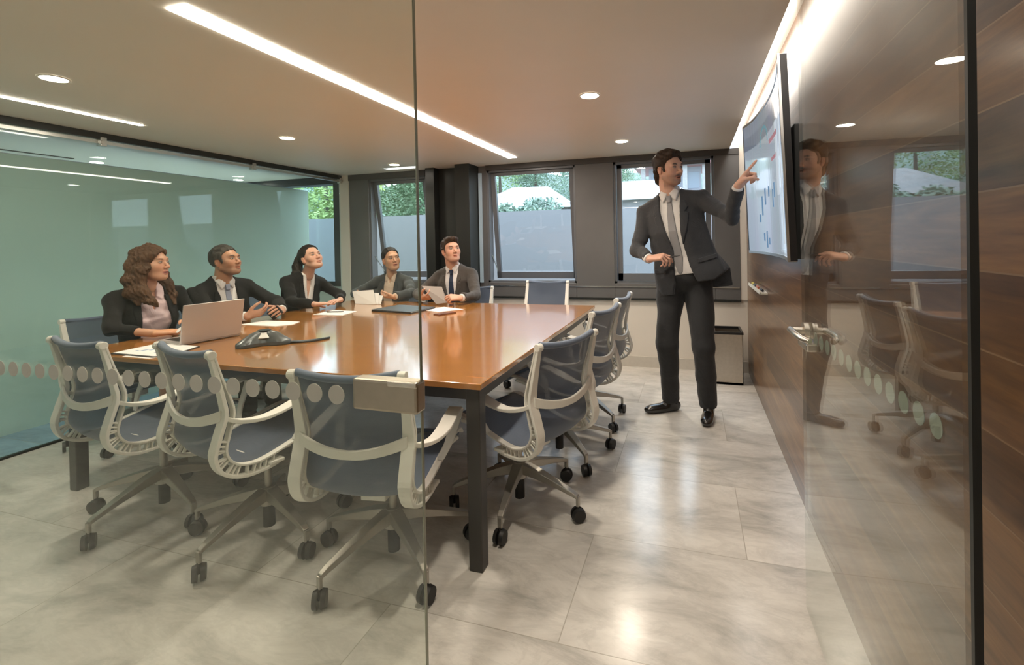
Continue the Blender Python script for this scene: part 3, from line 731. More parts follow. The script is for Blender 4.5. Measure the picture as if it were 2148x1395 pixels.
def rough_mound(name, c, r, m, label, cat, seed):
    import bmesh
    bm = bmesh.new(); bmesh.ops.create_icosphere(bm, subdivisions=4, radius=1)
    from mathutils import noise as mn
    for v in bm.verts:
        k = 1 + .22 * mn.noise(v.co * 1.7 + Vector((seed, 0, 0))) + .10 * mn.noise(v.co * 5 + Vector((0, seed, 0)))
        v.co = Vector((v.co.x * r[0], v.co.y * r[1], v.co.z * r[2])) * k
    me = bpy.data.meshes.new(name); bm.to_mesh(me); bm.free(); me.shade_smooth()
    o = bpy.data.objects.new(name, me); C.objects.link(o); me.materials.append(m); o.location = c
    return tag(o, label, cat)
M['thatch'] = mat('pale_thatch', (.36, .355, .36), .9, noise=.12, nscale=6)
def hip_roof(name, c, w, d, z0, z1, m, rz, label):
    r = empty(name, (c[0], c[1], 0), rz, label=label, cat='building')
    mb = MB(); v = [(-w, -d, z0), (w, -d, z0), (w, d, z0), (-w, d, z0), (-w * .35, 0, z1), (w * .35, 0, z1)]
    mb.v = v; mb.f = [(0, 1, 5, 4), (1, 2, 5), (2, 3, 4, 5), (3, 0, 4), (3, 2, 1, 0)]
    mb.build('roof', m, r)
    MB().box(-w * .85, w * .85, -d * .8, d * .8, -.4, z0).build('wall', M['thatch'], r)
    return r
hip_roof('garden_pavilion', (-5.0, 14.5), 1.7, 1.6, 2.25, 3.05, M['thatch'], .1, 'pale roofed pavilion seen through the middle window')
hip_roof('garden_pavilion', (-1.4, 13.6), 1.7, 1.5, 2.30, 2.95, M['thatch'], -.05, 'pale roofed pavilion seen through the right window')
hs = empty('garden_house', (-1.2, 38, 0), label='distant white house with pink hipped roof and columns behind the standing person', cat='building')
mb = MB(); mb.v = [(-2.9, -2.5, 6.75), (2.9, -2.5, 6.75), (2.9, 3, 6.75), (-2.9, 3, 6.75), (-.9, 0, 8.1), (.9, 0, 8.1), (-2.9, -2.5, 6.6), (2.9, -2.5, 6.6), (2.9, 3, 6.6), (-2.9, 3, 6.6)]
mb.f = [(0, 1, 5, 4), (1, 2, 5), (2, 3, 4, 5), (3, 0, 4), (6, 7, 1, 0), (7, 8, 2, 1), (8, 9, 3, 2), (9, 6, 0, 3), (9, 8, 7, 6)]
mb.build('roof', mat('pink_tiles', (.42, .24, .23), .8, noise=.08, nscale=8), hs)
MB().box(-1.9, 1.9, -1.2, 2, 0, 6.6).box(-2.4, 2.3, -2.2, 2.2, 4.4, 4.75).build('wall', mat('house_plaster', (.38, .39, .43), .8), hs)
for x in (-2.25, -.75, .75, 2.1): MB().box(x - .16, x + .16, -2.1, -1.8, 4.6, 6.6).build('column', M['thatch'], hs)
for x in (-1.3, 0, 1.35): MB().box(x - .4, x + .4, -1.24, -1.18, 5.0, 6.2).build('window', mat('pane_grey', (.25, .30, .36), .2), hs)
MB().box(-4, 4.5, -2.5, 6, 0, 4.4).build('wall', mat('house_plaster_low', (.38, .39, .42), .8), hs)
mb = MB(); mb.v = [(2.9, -1.5, 5.6), (7, -1.5, 5.6), (7, 3, 5.6), (2.9, 3, 5.6), (4.4, 1, 6.7), (6, 1, 6.7)]; mb.f = [(0, 1, 5, 4), (1, 2, 5), (2, 3, 4, 5), (3, 0, 4), (3, 2, 1, 0)]
mb.build('roof', bpy.data.materials['pink_tiles'], hs)
def tree(x, y, z0, h, r, n, col, seed, label, name='garden_tree', g='trees behind the garden wall'):
    rnd = random.Random(seed); t = empty(name, (x, y, 0), label=label, cat='tree')
    MB().tube([(0, 0, -.4), (.1, 0, z0), (.05, .1, z0 + h * .7)], [.16, .11, .04], 8).build('trunk', mat('bark_%d' % seed, (.10, .085, .07), .9), t)
    mb = MB(); cl = []
    for k in range(16): cl.append((rnd.gauss(0, r * .45), rnd.gauss(0, r * .45), z0 + rnd.random() * h, r * (.25 + .3 * rnd.random())))
    for k in range(n):
        cx, cy, cz, cr = cl[rnd.randrange(16)]
        u = Vector((rnd.gauss(0, 1), rnd.gauss(0, 1), rnd.gauss(0, 1))).normalized() * cr * (rnd.random() ** .4)
        p = Vector((cx, cy, cz)) + u; a = Vector((rnd.gauss(0, 1), rnd.gauss(0, 1), rnd.gauss(0, .6))).normalized(); b = a.orthogonal().normalized()
        s_ = .035 + .04 * rnd.random(); o = len(mb.v)
        mb.v += [tuple(p - a * s_), tuple(p + b * s_ * .45), tuple(p + a * s_), tuple(p - b * s_ * .45)]; mb.f.append((o, o + 1, o + 2, o + 3))
    me = bpy.data.meshes.new('foliage'); me.from_pydata(mb.v, [], mb.f); ob = bpy.data.objects.new('foliage', me); C.objects.link(ob); ob.parent = t
    me.materials.append(mat('leaf_%d' % seed, col, .6, noise=.3, nscale=2)); return t
tree(-7.7, 12.2, 1.3, 2.6, 1.5, 8000, (.10, .18, .09), 1, 'dark leafy tree seen through the left window')
tree(-10.6, 16, 1.5, 2.6, 1.5, 7000, (.12, .20, .10), 2, 'leafy tree at the right of the left window')
tree(-8.0, 19, 2.2, 3.5, 1.7, 8000, (.20, .32, .12), 3, 'yellow green tree at the left of the middle window')
tree(-7.7, 23, 3.0, 3.5, 2.2, 9000, (.16, .25, .17), 4, 'grey green tree above the pavilion in the middle window')
tree(-8.2, 32, 2.8, 3.6, 2.0, 8000, (.14, .21, .18), 5, 'tall bluish tree at the right of the middle window')
tree(-4.4, 30, 3.4, 3.4, 1.3, 7000, (.22, .32, .22), 6, 'pale green tree at the left of the right window')
tree(3.0, 62, 8.5, 5.5, 3.6, 7000, (.14, .20, .18), 7, 'dark tree beyond the pink roof')
tree(-8.3, 9.1, 1.3, 2.2, 1.2, 8000, (.36, .46, .16), 8, 'bright yellow green shrub outside the neighbouring window')
tree(-15.8, 18, 1.8, 3.6, 2.2, 7000, (.16, .26, .14), 9, 'leafy tree far left beyond the garden wall')
tree(-4.0, 11.6, 1.2, 1.0, .9, 5000, (.22, .32, .26), 10, 'low hedge bush before the pavilion in the middle window', 'garden_bush')
tree(-4.25, 9.8, 1.1, .8, .65, 5000, (.24, .34, .26), 11, 'low hedge bush at the foot of the middle window view', 'garden_bush')
# ---------------------------------------------------------------- people: smooth implicit surfaces turned into meshes
f32 = np.float32
def rc(a, b, ra, rb):
    a = np.array(a, float); b = np.array(b, float); ba = b - a; L2 = float(ba @ ba) + 1e-12
    def f(P):
        pa = P - a; t = np.clip(pa @ ba / L2, 0, 1)
        return np.linalg.norm(pa - t[:, None] * ba, axis=1) - (ra + (rb - ra) * t)
    f.lo = np.minimum(a - ra, b - rb); f.hi = np.maximum(a + ra, b + rb); return f
def ell(c, r, R=None):
    c = np.array(c, float); r = np.array(r, float)
    def f(P):
        q = P - c
        if R is not None: q = q @ R
        k0 = np.linalg.norm(q / r, axis=1); k1 = np.linalg.norm(q / r ** 2, axis=1) + 1e-9
        return k0 * (k0 - 1) / k1
    m = r.max(); f.lo = c - m; f.hi = c + m; return f
def slab(prof, p=2.3):     # stacked cross sections: rows z, half width right(-x), half width left(+x), half depth, centre y
    T = np.array(prof, float)
    def f(P):
        z = P[:, 2]
        an, ap, b, yc = (np.interp(z, T[:, 0], T[:, k]) for k in (1, 2, 3, 4))
        a = np.where(P[:, 0] > 0, ap, an)
        q = (np.abs(P[:, 0] / a) ** p + np.abs((P[:, 1] - yc) / b) ** p) ** (1 / p)
        d = (q - 1) * np.minimum(a, b)
        return np.maximum(d, np.maximum(T[0, 0] - z, z - T[-1, 0]))
    w = T[:, 1:4].max(); f.lo = np.array([-T[:, 1].max(), (T[:, 4] - T[:, 3]).min(), T[0, 0]]); f.hi = np.array([T[:, 2].max(), (T[:, 4] + T[:, 3]).max(), T[-1, 0]]); return f
def smin(a, b, k):
    h = np.clip(.5 + .5 * (b - a) / k, 0, 1); return b * (1 - h) + a * h - k * h * (1 - h)
def uni(fs, k=.02):
    def f(P):
        d = fs[0](P)
        for g in fs[1:]: d = smin(d, g(P), getattr(g, 'k', k))
        return d
    f.lo = np.min([g.lo for g in fs], 0); f.hi = np.max([g.hi for g in fs], 0); return f
def sub(a, b, k=.008):
    def f(P): return -smin(-a(P), b(P), k)
    f.lo, f.hi = a.lo, a.hi; return f
def inter(a, b):
    def f(P): return np.maximum(a(P), b(P))
    f.lo, f.hi = a.lo, a.hi; return f
def off(a, r):
    def f(P): return a(P) - r
    f.lo = a.lo - r; f.hi = a.hi + r; return f
def poly2(pts, ax=(0, 2), front=None):    # 2D polygon distance in the given plane, optionally only where y < front
    V = np.array(pts, float)
    def f(P):
        p = P[:, list(ax)]; d = np.full(len(p), 1e9); s = np.ones(len(p)); n = len(V); j = n - 1
        for i in range(n):
            e = V[j] - V[i]; w = p - V[i]; t = np.clip((w @ e) / (e @ e + 1e-12), 0, 1); b = w - t[:, None] * e
            d = np.minimum(d, (b * b).sum(1))
            c1 = p[:, 1] >= V[i][1]; c2 = p[:, 1] < V[j][1]; c3 = e[0] * w[:, 1] > e[1] * w[:, 0]
            allc = (c1 & c2 & c3) | (~c1 & ~c2 & ~c3); s[allc] *= -1; j = i
        r = s * np.sqrt(d)
        if front is not None: r = np.maximum(r, P[:, 1] - front)
        return r
    f.lo = np.array([-1e3] * 3); f.hi = np.array([1e3] * 3); return f
def folds(a, amp, fr, seed=0, where=None, ani=(1, 1, 1)):
    rs = np.random.RandomState(seed); K = rs.randn(5, 3) * fr * np.array(ani); ph = rs.rand(5) * 6.3
    def f(P):
        w = np.zeros(len(P))
        for k in range(5): w += np.sin(P @ K[k] + ph[k] + 1.5 * np.sin(P @ K[(k + 1) % 5] * .6))
        m = 1 if where is None else where(P)
        return a(P) + amp * m * w / 1.8
    f.lo = a.lo - amp; f.hi = a.hi + amp; return f
def surface(f, h, pad=2):
    lo = f.lo - pad * h; hi = f.hi + pad * h
    n = [int(math.ceil((hi[i] - lo[i]) / h)) + 1 for i in range(3)]; n = [((k + 3) // 4) * 4 + 1 for k in n]
    ax = [lo[i] + h * np.arange(n[i]) for i in range(3)]
    ca = [a[::4] for a in ax]; G = np.stack(np.meshgrid(*ca, indexing='ij'), -1).reshape(-1, 3)
    cd = f(G).reshape([len(a) for a in ca])
    idx = [np.clip(np.round(np.arange(k) / 4).astype(int), 0, len(ca[i]) - 1) for i, k in enumerate(n)]
    D = cd[np.ix_(*idx)].astype(float)
    act = np.abs(D) < 6.5 * h
    I = np.argwhere(act); P = lo + I * h
    v = np.empty(len(P))
    for s in range(0, len(P), 200000): v[s:s + 200000] = f(P[s:s + 200000])
    D[act] = v
    s = D < 0
    # surface nets
    cs = [s[dx:n[0] - 1 + dx, dy:n[1] - 1 + dy, dz:n[2] - 1 + dz] for dx in (0, 1) for dy in (0, 1) for dz in (0, 1)]
    cnt = sum(c.astype(int) for c in cs); cell = (cnt > 0) & (cnt < 8)
    ci = np.argwhere(cell); vid = -np.ones(cell.shape, int); vid[cell] = np.arange(len(ci))
    acc = np.zeros((len(ci), 3)); num = np.zeros(len(ci))
    cor = [(dx, dy, dz) for dx in (0, 1) for dy in (0, 1) for dz in (0, 1)]
    val = [D[ci[:, 0] + c[0], ci[:, 1] + c[1], ci[:, 2] + c[2]] for c in cor]
    for a in range(8):
        for b in range(a + 1, 8):
            if sum(abs(cor[a][k] - cor[b][k]) for k in range(3)) != 1: continue
            va, vb = val[a], val[b]; m = (va < 0) != (vb < 0)
            t = np.where(m, va / np.where(m, va - vb, 1), 0)
            pt = np.array(cor[a]) + t[:, None] * (np.array(cor[b]) - np.array(cor[a]))
            acc[m] += pt[m]; num[m] += 1
    V = lo + (ci + acc / num[:, None]) * h
    F = []
    for d in range(3):
        e1, e2 = [k for k in range(3) if k != d]
        sh = [slice(None)] * 3; sh2 = [slice(None)] * 3; sh[d] = slice(0, n[d] - 1); sh2[d] = slice(1, n[d])
        A = s[tuple(sh)]; B = s[tuple(sh2)]; cr = A != B
        E = np.argwhere(cr); E = E[(E[:, e1] > 0) & (E[:, e2] > 0) & (E[:, e1] < n[e1] - 1) & (E[:, e2] < n[e2] - 1)]
        if not len(E): continue
        q = []
        for (o1, o2) in ((1, 1), (0, 1), (0, 0), (1, 0)):
            c = E.copy(); c[:, e1] -= o1; c[:, e2] -= o2; q.append(vid[c[:, 0], c[:, 1], c[:, 2]])
        Q = np.stack(q, 1); flip = A[E[:, 0], E[:, 1], E[:, 2]] if d != 1 else ~A[E[:, 0], E[:, 1], E[:, 2]]
        Q[~flip] = Q[~flip][:, ::-1]; F.append(Q)
    F = np.concatenate(F); F = F[(F >= 0).all(1)]
    c = V.mean(0); a_, b_, c_ = V[F[:, 0]] - c, V[F[:, 1]] - c, V[F[:, 2]] - c; d_ = V[F[:, 3]] - c
    if (np.einsum('ij,ij->i', a_, np.cross(b_, c_)) + np.einsum('ij,ij->i', a_, np.cross(c_, d_))).sum() < 0: F = F[:, ::-1]
    return V, F
def mesh_obj(name, V, F, m, parent=None, org=(0, 0, 0), col=None):
    me = bpy.data.meshes.new(name); V = np.asarray(V) - np.array(org)
    me.vertices.add(len(V)); me.vertices.foreach_set('co', V.astype(f32).ravel())
    me.loops.add(F.size); me.loops.foreach_set('vertex_index', F.astype(np.int32).ravel())
    me.polygons.add(len(F)); me.polygons.foreach_set('loop_start', (np.arange(len(F)) * 4).astype(np.int32))
    me.update(calc_edges=True); me.validate(); me.shade_smooth()
    if col is not None:
        at = me.color_attributes.new('tone', 'FLOAT_COLOR', 'POINT'); at.data.foreach_set('color', np.concatenate([col, np.ones((len(col), 1))], 1).astype(f32).ravel())
    o = bpy.data.objects.new(name, me); C.objects.link(o); me.materials.append(m)
    if parent is not None: o.parent = parent
    return o
def skin_mat(name):
    t = NT(name); a = t.add('ShaderNodeAttribute'); a.attribute_name = 'tone'
    n = t.noise(t.coord(), 60, 2); col = t.mix(.10, a.outputs['Color'], n.outputs['Color'], 'SOFT_LIGHT')
    t.link(col, t.b.inputs['Base Color']); t.b.inputs['Roughness'].default_value = .48
    t.b.inputs['Subsurface Weight'].default_value = .12; t.b.inputs['Subsurface Radius'].default_value = (.012, .005, .003); t.b.inputs['Subsurface Scale'].default_value = .6
    return t.m
M['skin'] = skin_mat('skin')
def cloth(name, col, var=.10, rough=.8, sheen=.15, fine=500):
    t = NT(name); b = t.b; n = t.noise(t.coord(), 7, 3)
    t.link(t.mix(n.outputs[0], [c * (1 - var) for c in col], [min(1, c * (1 + var)) for c in col]), b.inputs['Base Color'])
    b.inputs['Roughness'].default_value = rough; b.inputs['Sheen Weight'].default_value = sheen; b.inputs['Specular IOR Level'].default_value = .25
    n2 = t.noise(t.coord(), fine, 2); n3 = t.noise(t.coord(), 18, 3, .6, .8)
    t.bump(t.math('ADD', t.math('MULTIPLY', n2.outputs[0], .15), n3.outputs[0]), .45, .012); return t.m
def hair_mat(name, dark, light):
    t = NT(name); b = t.b; n = t.noise(t.coord('Object', (60, 60, 9)), 2.2, 4, .6, .4); n2 = t.noise(t.coord(), 6, 2)
    f = t.math('ADD', t.math('MULTIPLY', n.outputs[0], .7), t.math('MULTIPLY', n2.outputs[0], .3))
    t.link(t.ramp(f, [(.35, dark), (.65, light)]), b.inputs['Base Color']); b.inputs['Roughness'].default_value = .52; b.inputs['Specular IOR Level'].default_value = .22
    t.bump(n.outputs[0], .6, .006); return t.m
def frame(F, upv=(0, 0, 1), roll=0.0):
    F = np.array(F, float); F /= np.linalg.norm(F); y = -F; z = np.array(upv, float); z -= z @ y * y; z /= np.linalg.norm(z); x = np.cross(y, z)
    if roll: c, s = math.cos(roll), math.sin(roll); x, z = c * x + s * z, c * z - s * x
    return np.stack([x, y, z], 1)     # columns: local axes in world
def head_sdf(g):
    fem = g.get('fem', 0); jw = .9 if fem else 1.0
    f = [ell((0, .014, .030), (.074, .094, .088)), ell((0, -.028, -.025), (.061 * (1 if not fem else .97), .062, .088)), ell((0, -.040, -.075), (.043 * jw, .044, .036)), ell((0, -.072, -.100), (.019, .017, .015))]
    for s in (-1, 1):
        f += [rc((s * .052 * jw, .004, -.055), (s * .030 * jw, -.055, -.092), .017, .014), ell((s * .040, -.056, -.026), (.024, .024, .026))]
    brow = rc((-.034, -.080, .021), (.034, -.080, .021), .011 if not fem else .008, .011 if not fem else .008); f.append(brow)
    b = uni(f, .028)
    soc = uni([ell((s * .031, -.097, .003), (.019, .013, .011)) for s in (-1, 1)], .004)
    b = sub(b, soc, .012)
    nose = uni([rc((0, -.084, .006), (0, -.111, -.032), .0068, .0092), ell((.011, -.099, -.036), (.0075, .009, .007)), ell((-.011, -.099, -.036), (.0085, .010, .008))], .008)
    nose.k = .010
    lids = [ell((s * .0315, -.0775, .0025), (.0148, .0135, .0125)) for s in (-1, 1)]
    for l in lids: l.k = .004
    ul = rc((-.016, -.089, -.0625), (.016, -.089, -.0625), .0048, .0048); ul2 = ell((0, -.092, -.0615), (.020, .0085, .0058)); ll = ell((0, -.0905, -.0735), (.018, .0085, .0062))
    for l in (ul, ul2, ll): l.k = .005
    ears = [uni([ell((s * .077, .010, -.008), (.0085, .017, .030)), ell((s * .074, .004, -.030), (.007, .010, .014))], .01) for s in (-1, 1)]
    for e in ears: e.k = .006
    b = uni([b, nose] + lids + [ul2, ll] + ears, .006)
    mo = g.get('mouth', .0012)
    b = sub(b, ell((0, -.098, -.0675), (.0185, .012, mo)), .0022)
    b = sub(b, uni([ell((s * .0835, .002, -.004), (.004, .008, .016)) for s in (-1, 1)], .002), .004)
    b = sub(b, uni([ell((s * .0085, -.101, -.0445), (.0035, .005, .003)) for s in (-1, 1)], .002), .002)
    return b
def head_color(V, g):
    sk = np.array(g['skin']); c = np.tile(sk, (len(V), 1)); x, y, z = V[:, 0], V[:, 1], V[:, 2]; ax = np.abs(x); fr = y < -.045
    def bl(m, col):
        m = np.clip(m, 0, 1)[:, None]; c[:] = c * (1 - m) + np.array(col) * m
    red = sk * np.array([1.02, .80, .74])
    bl(.45 * np.exp(-((ax - .042) ** 2 / .018 ** 2 + (z + .028) ** 2 / .02 ** 2)) * fr, red); bl(.4 * np.exp(-(x ** 2 / .012 ** 2 + (z + .032) ** 2 / .014 ** 2)) * fr, red)
    bl(.5 * (ax > .068) * (np.abs(z + .01) < .035), red)
    st = g.get('stubble', 0)
    if st:
        m = np.clip((-.042 - z) / .02, 0, 1) * (y < .0) * (1 - np.exp(-(x ** 2 / .03 ** 2 + (z + .068) ** 2 / .010 ** 2))) * np.clip((z + .15) / .03, 0, 1)
        bl(st * m, np.array(g['browcol']) * 1.5 + sk * .25)
    if g.get('moust', 0): bl(g['moust'] * np.exp(-((ax - .010) ** 2 / .019 ** 2) ** 2 - ((z + .0535 + ax * .25) / .0062) ** 2) * fr, np.array(g['browcol']) * 1.3 + .01)
    lip = np.array(g.get('lip', sk * np.array([.88, .60, .56])))
    bl(1.3 * np.exp(-((ax / .021) ** 4) - ((z + .0675) / .0095) ** 4) * fr, lip)
    bl(1.1 * np.exp(-((ax / .017) ** 4) - ((z + .0675) / max(.0018, g.get('mouth', .001) * 1.3)) ** 2) * fr, lip * .25)
    if g.get('mouth', 0) > .003: bl(1.0 * np.exp(-((ax / .012) ** 4) - ((z + .0655) / .002) ** 2) * fr, (.45, .42, .38))
    bc = g['browcol']; bw = .0048 if not g.get('fem') else .0034
    bl(1.2 * np.exp(-((ax - .033) ** 2 / .0155 ** 2) ** 3 - ((z - .0225 + (ax - .033) ** 2 * 9 - (ax - .03) * .06) / bw) ** 2) * fr, bc)
    # eyes
    ex = (ax - .0315); e = (ex / .0120) ** 2 + ((z - .0012) / .0040) ** 2
    bl(1.2 * np.exp(-(((ex / .0150) ** 2 + ((z - .0030) / .0078) ** 2) ** 3)) * fr, np.array(g['browcol']) * .8 + sk * .12)
    bl(1.5 * np.clip((1.15 - e) * 4, 0, 1) * fr, (.40, .36, .33))
    gx = g.get('gaze', 0)
    ir = ((x - np.sign(x) * .0315 - gx) / .0050) ** 2 + ((z - .0018) / .0050) ** 2
    bl(np.clip((1.2 - ir) * 4, 0, 1) * np.clip((1.3 - e) * 5, 0, 1) * fr, g.get('iris', (.035, .018, .010)))
    return np.clip(c, 0, 1)
def hand_sdf(side, curls, thumb=(.5, .4), spread=1.0):
    # local: x toward thumb, y toward fingertips, z the way the palm faces
    kn = [(.031, .088), (.011, .093), (-.010, .089), (-.029, .080)]; ln = [.071, .078, .073, .057]; rd = [.0088, .0090, .0086, .0077]
    fs = [uni([rc((.012, .0, 0), (kn[0][0] - .003, kn[0][1] - .004, 0), .017, .0125), rc((0, 0, 0), (kn[1][0], kn[1][1] - .004, -.001), .018, .013), rc((-.008, 0, 0), (kn[2][0], kn[2][1] - .004, 0), .017, .0125), rc((-.014, .003, 0), (kn[3][0] + .003, kn[3][1] - .004, .002), .015, .0115), ell((.022, .035, .010), (.014, .028, .012))], .012)]
    for i in range(4):
        p = np.array([kn[i][0], kn[i][1], 0.]); ang = 0; dx = (kn[i][0]) * .9 * spread
        d0 = np.array([math.sin(dx * 2.2), math.cos(dx * 2.2), 0])
        ch = []; cu = curls[i]
        for j, fr_ in enumerate((.46, .30, .24)):
            ang += cu[j]; d = d0 * math.cos(ang) + np.array([0, 0, 1.]) * math.sin(ang)
            q = p + d * ln[i] * fr_ * 1.12; ch.append(rc(p, q, rd[i] * (1 - .07 * j), rd[i] * (1 - .07 * (j + 1)) * (.95 if j < 2 else .86))); p = q
        g = uni(ch, .003); g.k = .005; fs.append(g)
    a, b = thumb
    p0 = np.array([.018, .018, .006]); p1 = p0 + .046 * np.array([math.sin(a + .25), math.cos(a + .25) * .8, .35]); p2 = p1 + .036 * np.array([math.sin(a - b * .3), math.cos(a - b * .3), .25 + b * .3]); p3 = p2 + .026 * np.array([math.sin(a - b), math.cos(a - b), .15 + b * .4])
    t = uni([rc(p0, p1, .0155, .0115), rc(p1, p2, .0108, .0098), rc(p2, p3, .0098, .0078)], .004); t.k = .008; fs.append(t)
    return uni(fs, .006)
CURL = dict(relax=[(.35, .45, .25)] * 4, flat=[(.12, .15, .1)] * 4, grip=[(.9, 1.0, .6), (1.0, 1.05, .6), (1.05, 1.1, .6), (1.1, 1.1, .6)],
            hold=[(.55, .75, .4), (.6, .8, .45), (.65, .8, .45), (.7, .85, .5)], point=[(-.04, .04, .03), (1.15, 1.45, .8), (1.25, 1.45, .8), (1.3, 1.4, .8)],
            pen=[(.55, .70, .25), (.8, .85, .5), (1.0, 1.0, .6), (1.1, 1.0, .6)], paper=[(.9, .25, .1), (.95, .3, .15), (1.0, .35, .2), (1.05, .4, .2)], cup=[(.45, .5, .35), (.5, .55, .35), (.55, .6, .4), (.5, .6, .4)])
HANDS = {}
def person(g):
    P0 = np.array(g['pelvis'], float); N0 = np.array(g['neck'], float); zl = N0 - P0; Ln = np.linalg.norm(zl)
    R = frame(g['face_body'], zl / Ln)
    # make the torso frame follow the spine exactly
    z = zl / Ln; y = -np.array(g['face_body'], float); y -= y @ z * z; y /= np.linalg.norm(y); x = np.cross(y, z); R = np.stack([x, y, z], 1)
    sc = Ln / .56
    toL = lambda p: (np.array(p, float) - P0) @ R / sc
    toW = lambda V: V * sc @ R.T + P0
    base = np.array([P0[0], P0[1], 0.0]); fem = g.get('fem', 0)
    bwd = g.get('bw', 1.0)
    sh = {-1: np.array(g.get('shR', (-.178 * bwd, .004, .462))), 1: np.array(g.get('shL', (.178 * bwd, .004, .462)))}
    A = {}
    for s, nm in ((-1, 'R'), (1, 'L')): A[s] = (sh[s], toL(g['elb' + nm]), toL(g['wr' + nm]))
    k = 1 / sc
    hs = g.get('hs', .45)
    # --- torso volume shared by body and clothes
    if fem: prof = g.get('prof') or [(-.14, .185, .185, .125, .01), (-.02, .178, .178, .125, .01), (.14, .142, .142, .105, .0), (.24, .150, .150, .115, -.008), (.34, .166, .166, .122, -.012), (.43, .165, .165, .100, 0), (.50, .118, .118, .078, .012), (.555, .066, .066, .062, .018)]
    else: prof = g.get('prof') or [(-.16, .190, .190, .135, 0), (0, .182, .182, .130, 0), (.12, .170, .170, .120, 0), (.30, .190, .190, .130, -.006), (.42, .186, .186, .112, 0), (.50, .132, .132, .086, .012), (.565, .074, .074, .070, .018)]
    tors = [slab(prof, 2.3)]
    if fem:
        for s in (-1, 1): tors.append(ell((s * .070, -.078, .315), (.062, .056, .062)))
    for s in (-1, 1):
        a, b, c = A[s]; tors.append(rc((s * .055, .016, .520), a + np.array([0, 0, .006]), .040, .056 * (1 if not fem else .92)))
    core = uni(tors, .035)
    # --- body under the clothes, with legs
    ctor = inter(off(core, -.026 if fem else -.021), poly2([(-.3, .20), (.3, .20), (.3, .7), (-.3, .7)])); ctor.hi = core.hi; ctor.lo = np.maximum(core.lo, [-9, -9, .19])
    tor = [ctor, slab([(-.06, .11, .11, .07, 0), (.0, .135, .135, .085, 0), (.14, .11, .11, .075, 0), (.30, .12, .12, .08, 0)])]
    limbs = []
    for s in (-1, 1):
        a, b, c = A[s]; limbs += [rc((s * .06, .01, .50), a, .045, .044), rc(a, b, .036 * k, .027 * k), rc(b, c, .027 * k, .024 * k)]
    lg = g['legs']
    for s in (-1, 1):
        h_, kn_, an_ = [toL(p) for p in lg[s]]; limbs += [rc(h_, kn_, .062 * k, .048 * k), rc(kn_, kn_ * .65 + an_ * .35, .048 * k, .052 * k), rc(kn_ * .65 + an_ * .35, an_, .050 * k, .032 * k)]
    body = uni(tor + limbs, .014); V, F = surface(body, .012 * k); V = toW(V); cols = np.tile(np.array(g['skin']), (len(V), 1))
    parts = [(V, F, cols)]
    # --- head and neck
    Hc_ = np.array(g['head'], float); HR = frame(g['face'], g.get('headup', (0, 0, 1)), g.get('roll', 0)); hsz = g.get('hsize', 1.0)
    nl = (N0 + np.array(g.get('neckoff', (0, 0, -.02))) - Hc_) @ HR / hsz
    hd = head_sdf(g); nr = .046 if fem else .056
    neck = uni([rc((0, .028, -.045), nl, nr, nr * 1.12)], .01)
    full = uni([hd, neck], .022); hd2 = hd
    def hn(P):
        return smin(hd2(P), neck(P), .014)
    hn.lo = full.lo; hn.hi = full.hi
    hh = g.get('hres', .0032)
    V, F = surface(hn, hh); cl = head_color(V, g); parts.append((V * hsz @ HR.T + Hc_, F, cl))
    # --- hands
    for s, nm in ((-1, 'R'), (1, 'L')):
        wr = np.array(g['wr' + nm], float); u, n_, cu, th = g['hand' + nm]; u = np.array(u, float); u /= np.linalg.norm(u); n_ = np.array(n_, float); n_ -= n_ @ u * u; n_ /= np.linalg.norm(n_)
        t = np.cross(u, n_) * (1 if s < 0 else -1)
        hf = hand_sdf(s, CURL[cu] if isinstance(cu, str) else cu, th)
        elb = np.array(g['elb' + nm], float); B = np.stack([t, u, n_], 1); el = (elb - wr) @ B; el = el / np.linalg.norm(el)
        wrf = rc(el * .065, (0, .008, 0), .024, .021); hf = uni([hf, wrf], .012)
        key = nm
        V, F = surface(hf, .0032 if g.get('hres', 1) > .003 else .0028)
        if np.linalg.det(B) < 0: F = F[:, ::-1]
        hz = (.9 if fem else g.get('hz', 1.0))
        cl = np.tile(np.array(g.get('handskin', g['skin'])), (len(V), 1)); m = np.clip((V[:, 1] - .135) / .03, 0, 1)[:, None] * .35; cl = cl * (1 - m) + cl * np.array([1.05, .82, .78]) * m
        parts.append((V * hz @ B.T + wr, F, cl)); HANDS[(g['id'], nm)] = (wr, B, hz)
    o = 0; VV = []; FF = []; CC = []
    for V, F, c in parts: VV.append(V); FF.append(F + o); CC.append(c); o += len(V)
    root = mesh_obj('person', np.concatenate(VV), np.concatenate(FF), M['skin'], None, base, np.concatenate(CC)); root.location = base
    tag(root, g['label'], 'person')
    rp = lambda nm, V, F, m: mesh_obj(nm, V, F, m, root, base)
    # --- hair
    if 'hair' in g:
        hf = g['hair'](hd); V, F = surface(hf, g.get('hairres', .004)); rp('hair', V * hsz @ HR.T + Hc_, F, g['hairmat'])
    # --- jacket, shirt, tie
    r1, r2, r3 = (.060, .047, .038) if not fem else (.053, .042, .035)
    slv = []; sl_len = g.get('sleeve', .93)
    for s in (-1, 1):
        a, b, c = A[s]; e = b + (c - b) * sl_len; slv += [rc(a, b, r1 * k, r2 * k), rc(b, e, r2 * k, r3 * k)]
        for w_ in range(2): pass
    jk = uni([core] + slv, .022)
    jk = folds(jk, .0050, 24, g.get('seed', 1), lambda P: .35 + .65 * np.clip((np.abs(P[:, 0]) - .10) / .08, 0, 1))
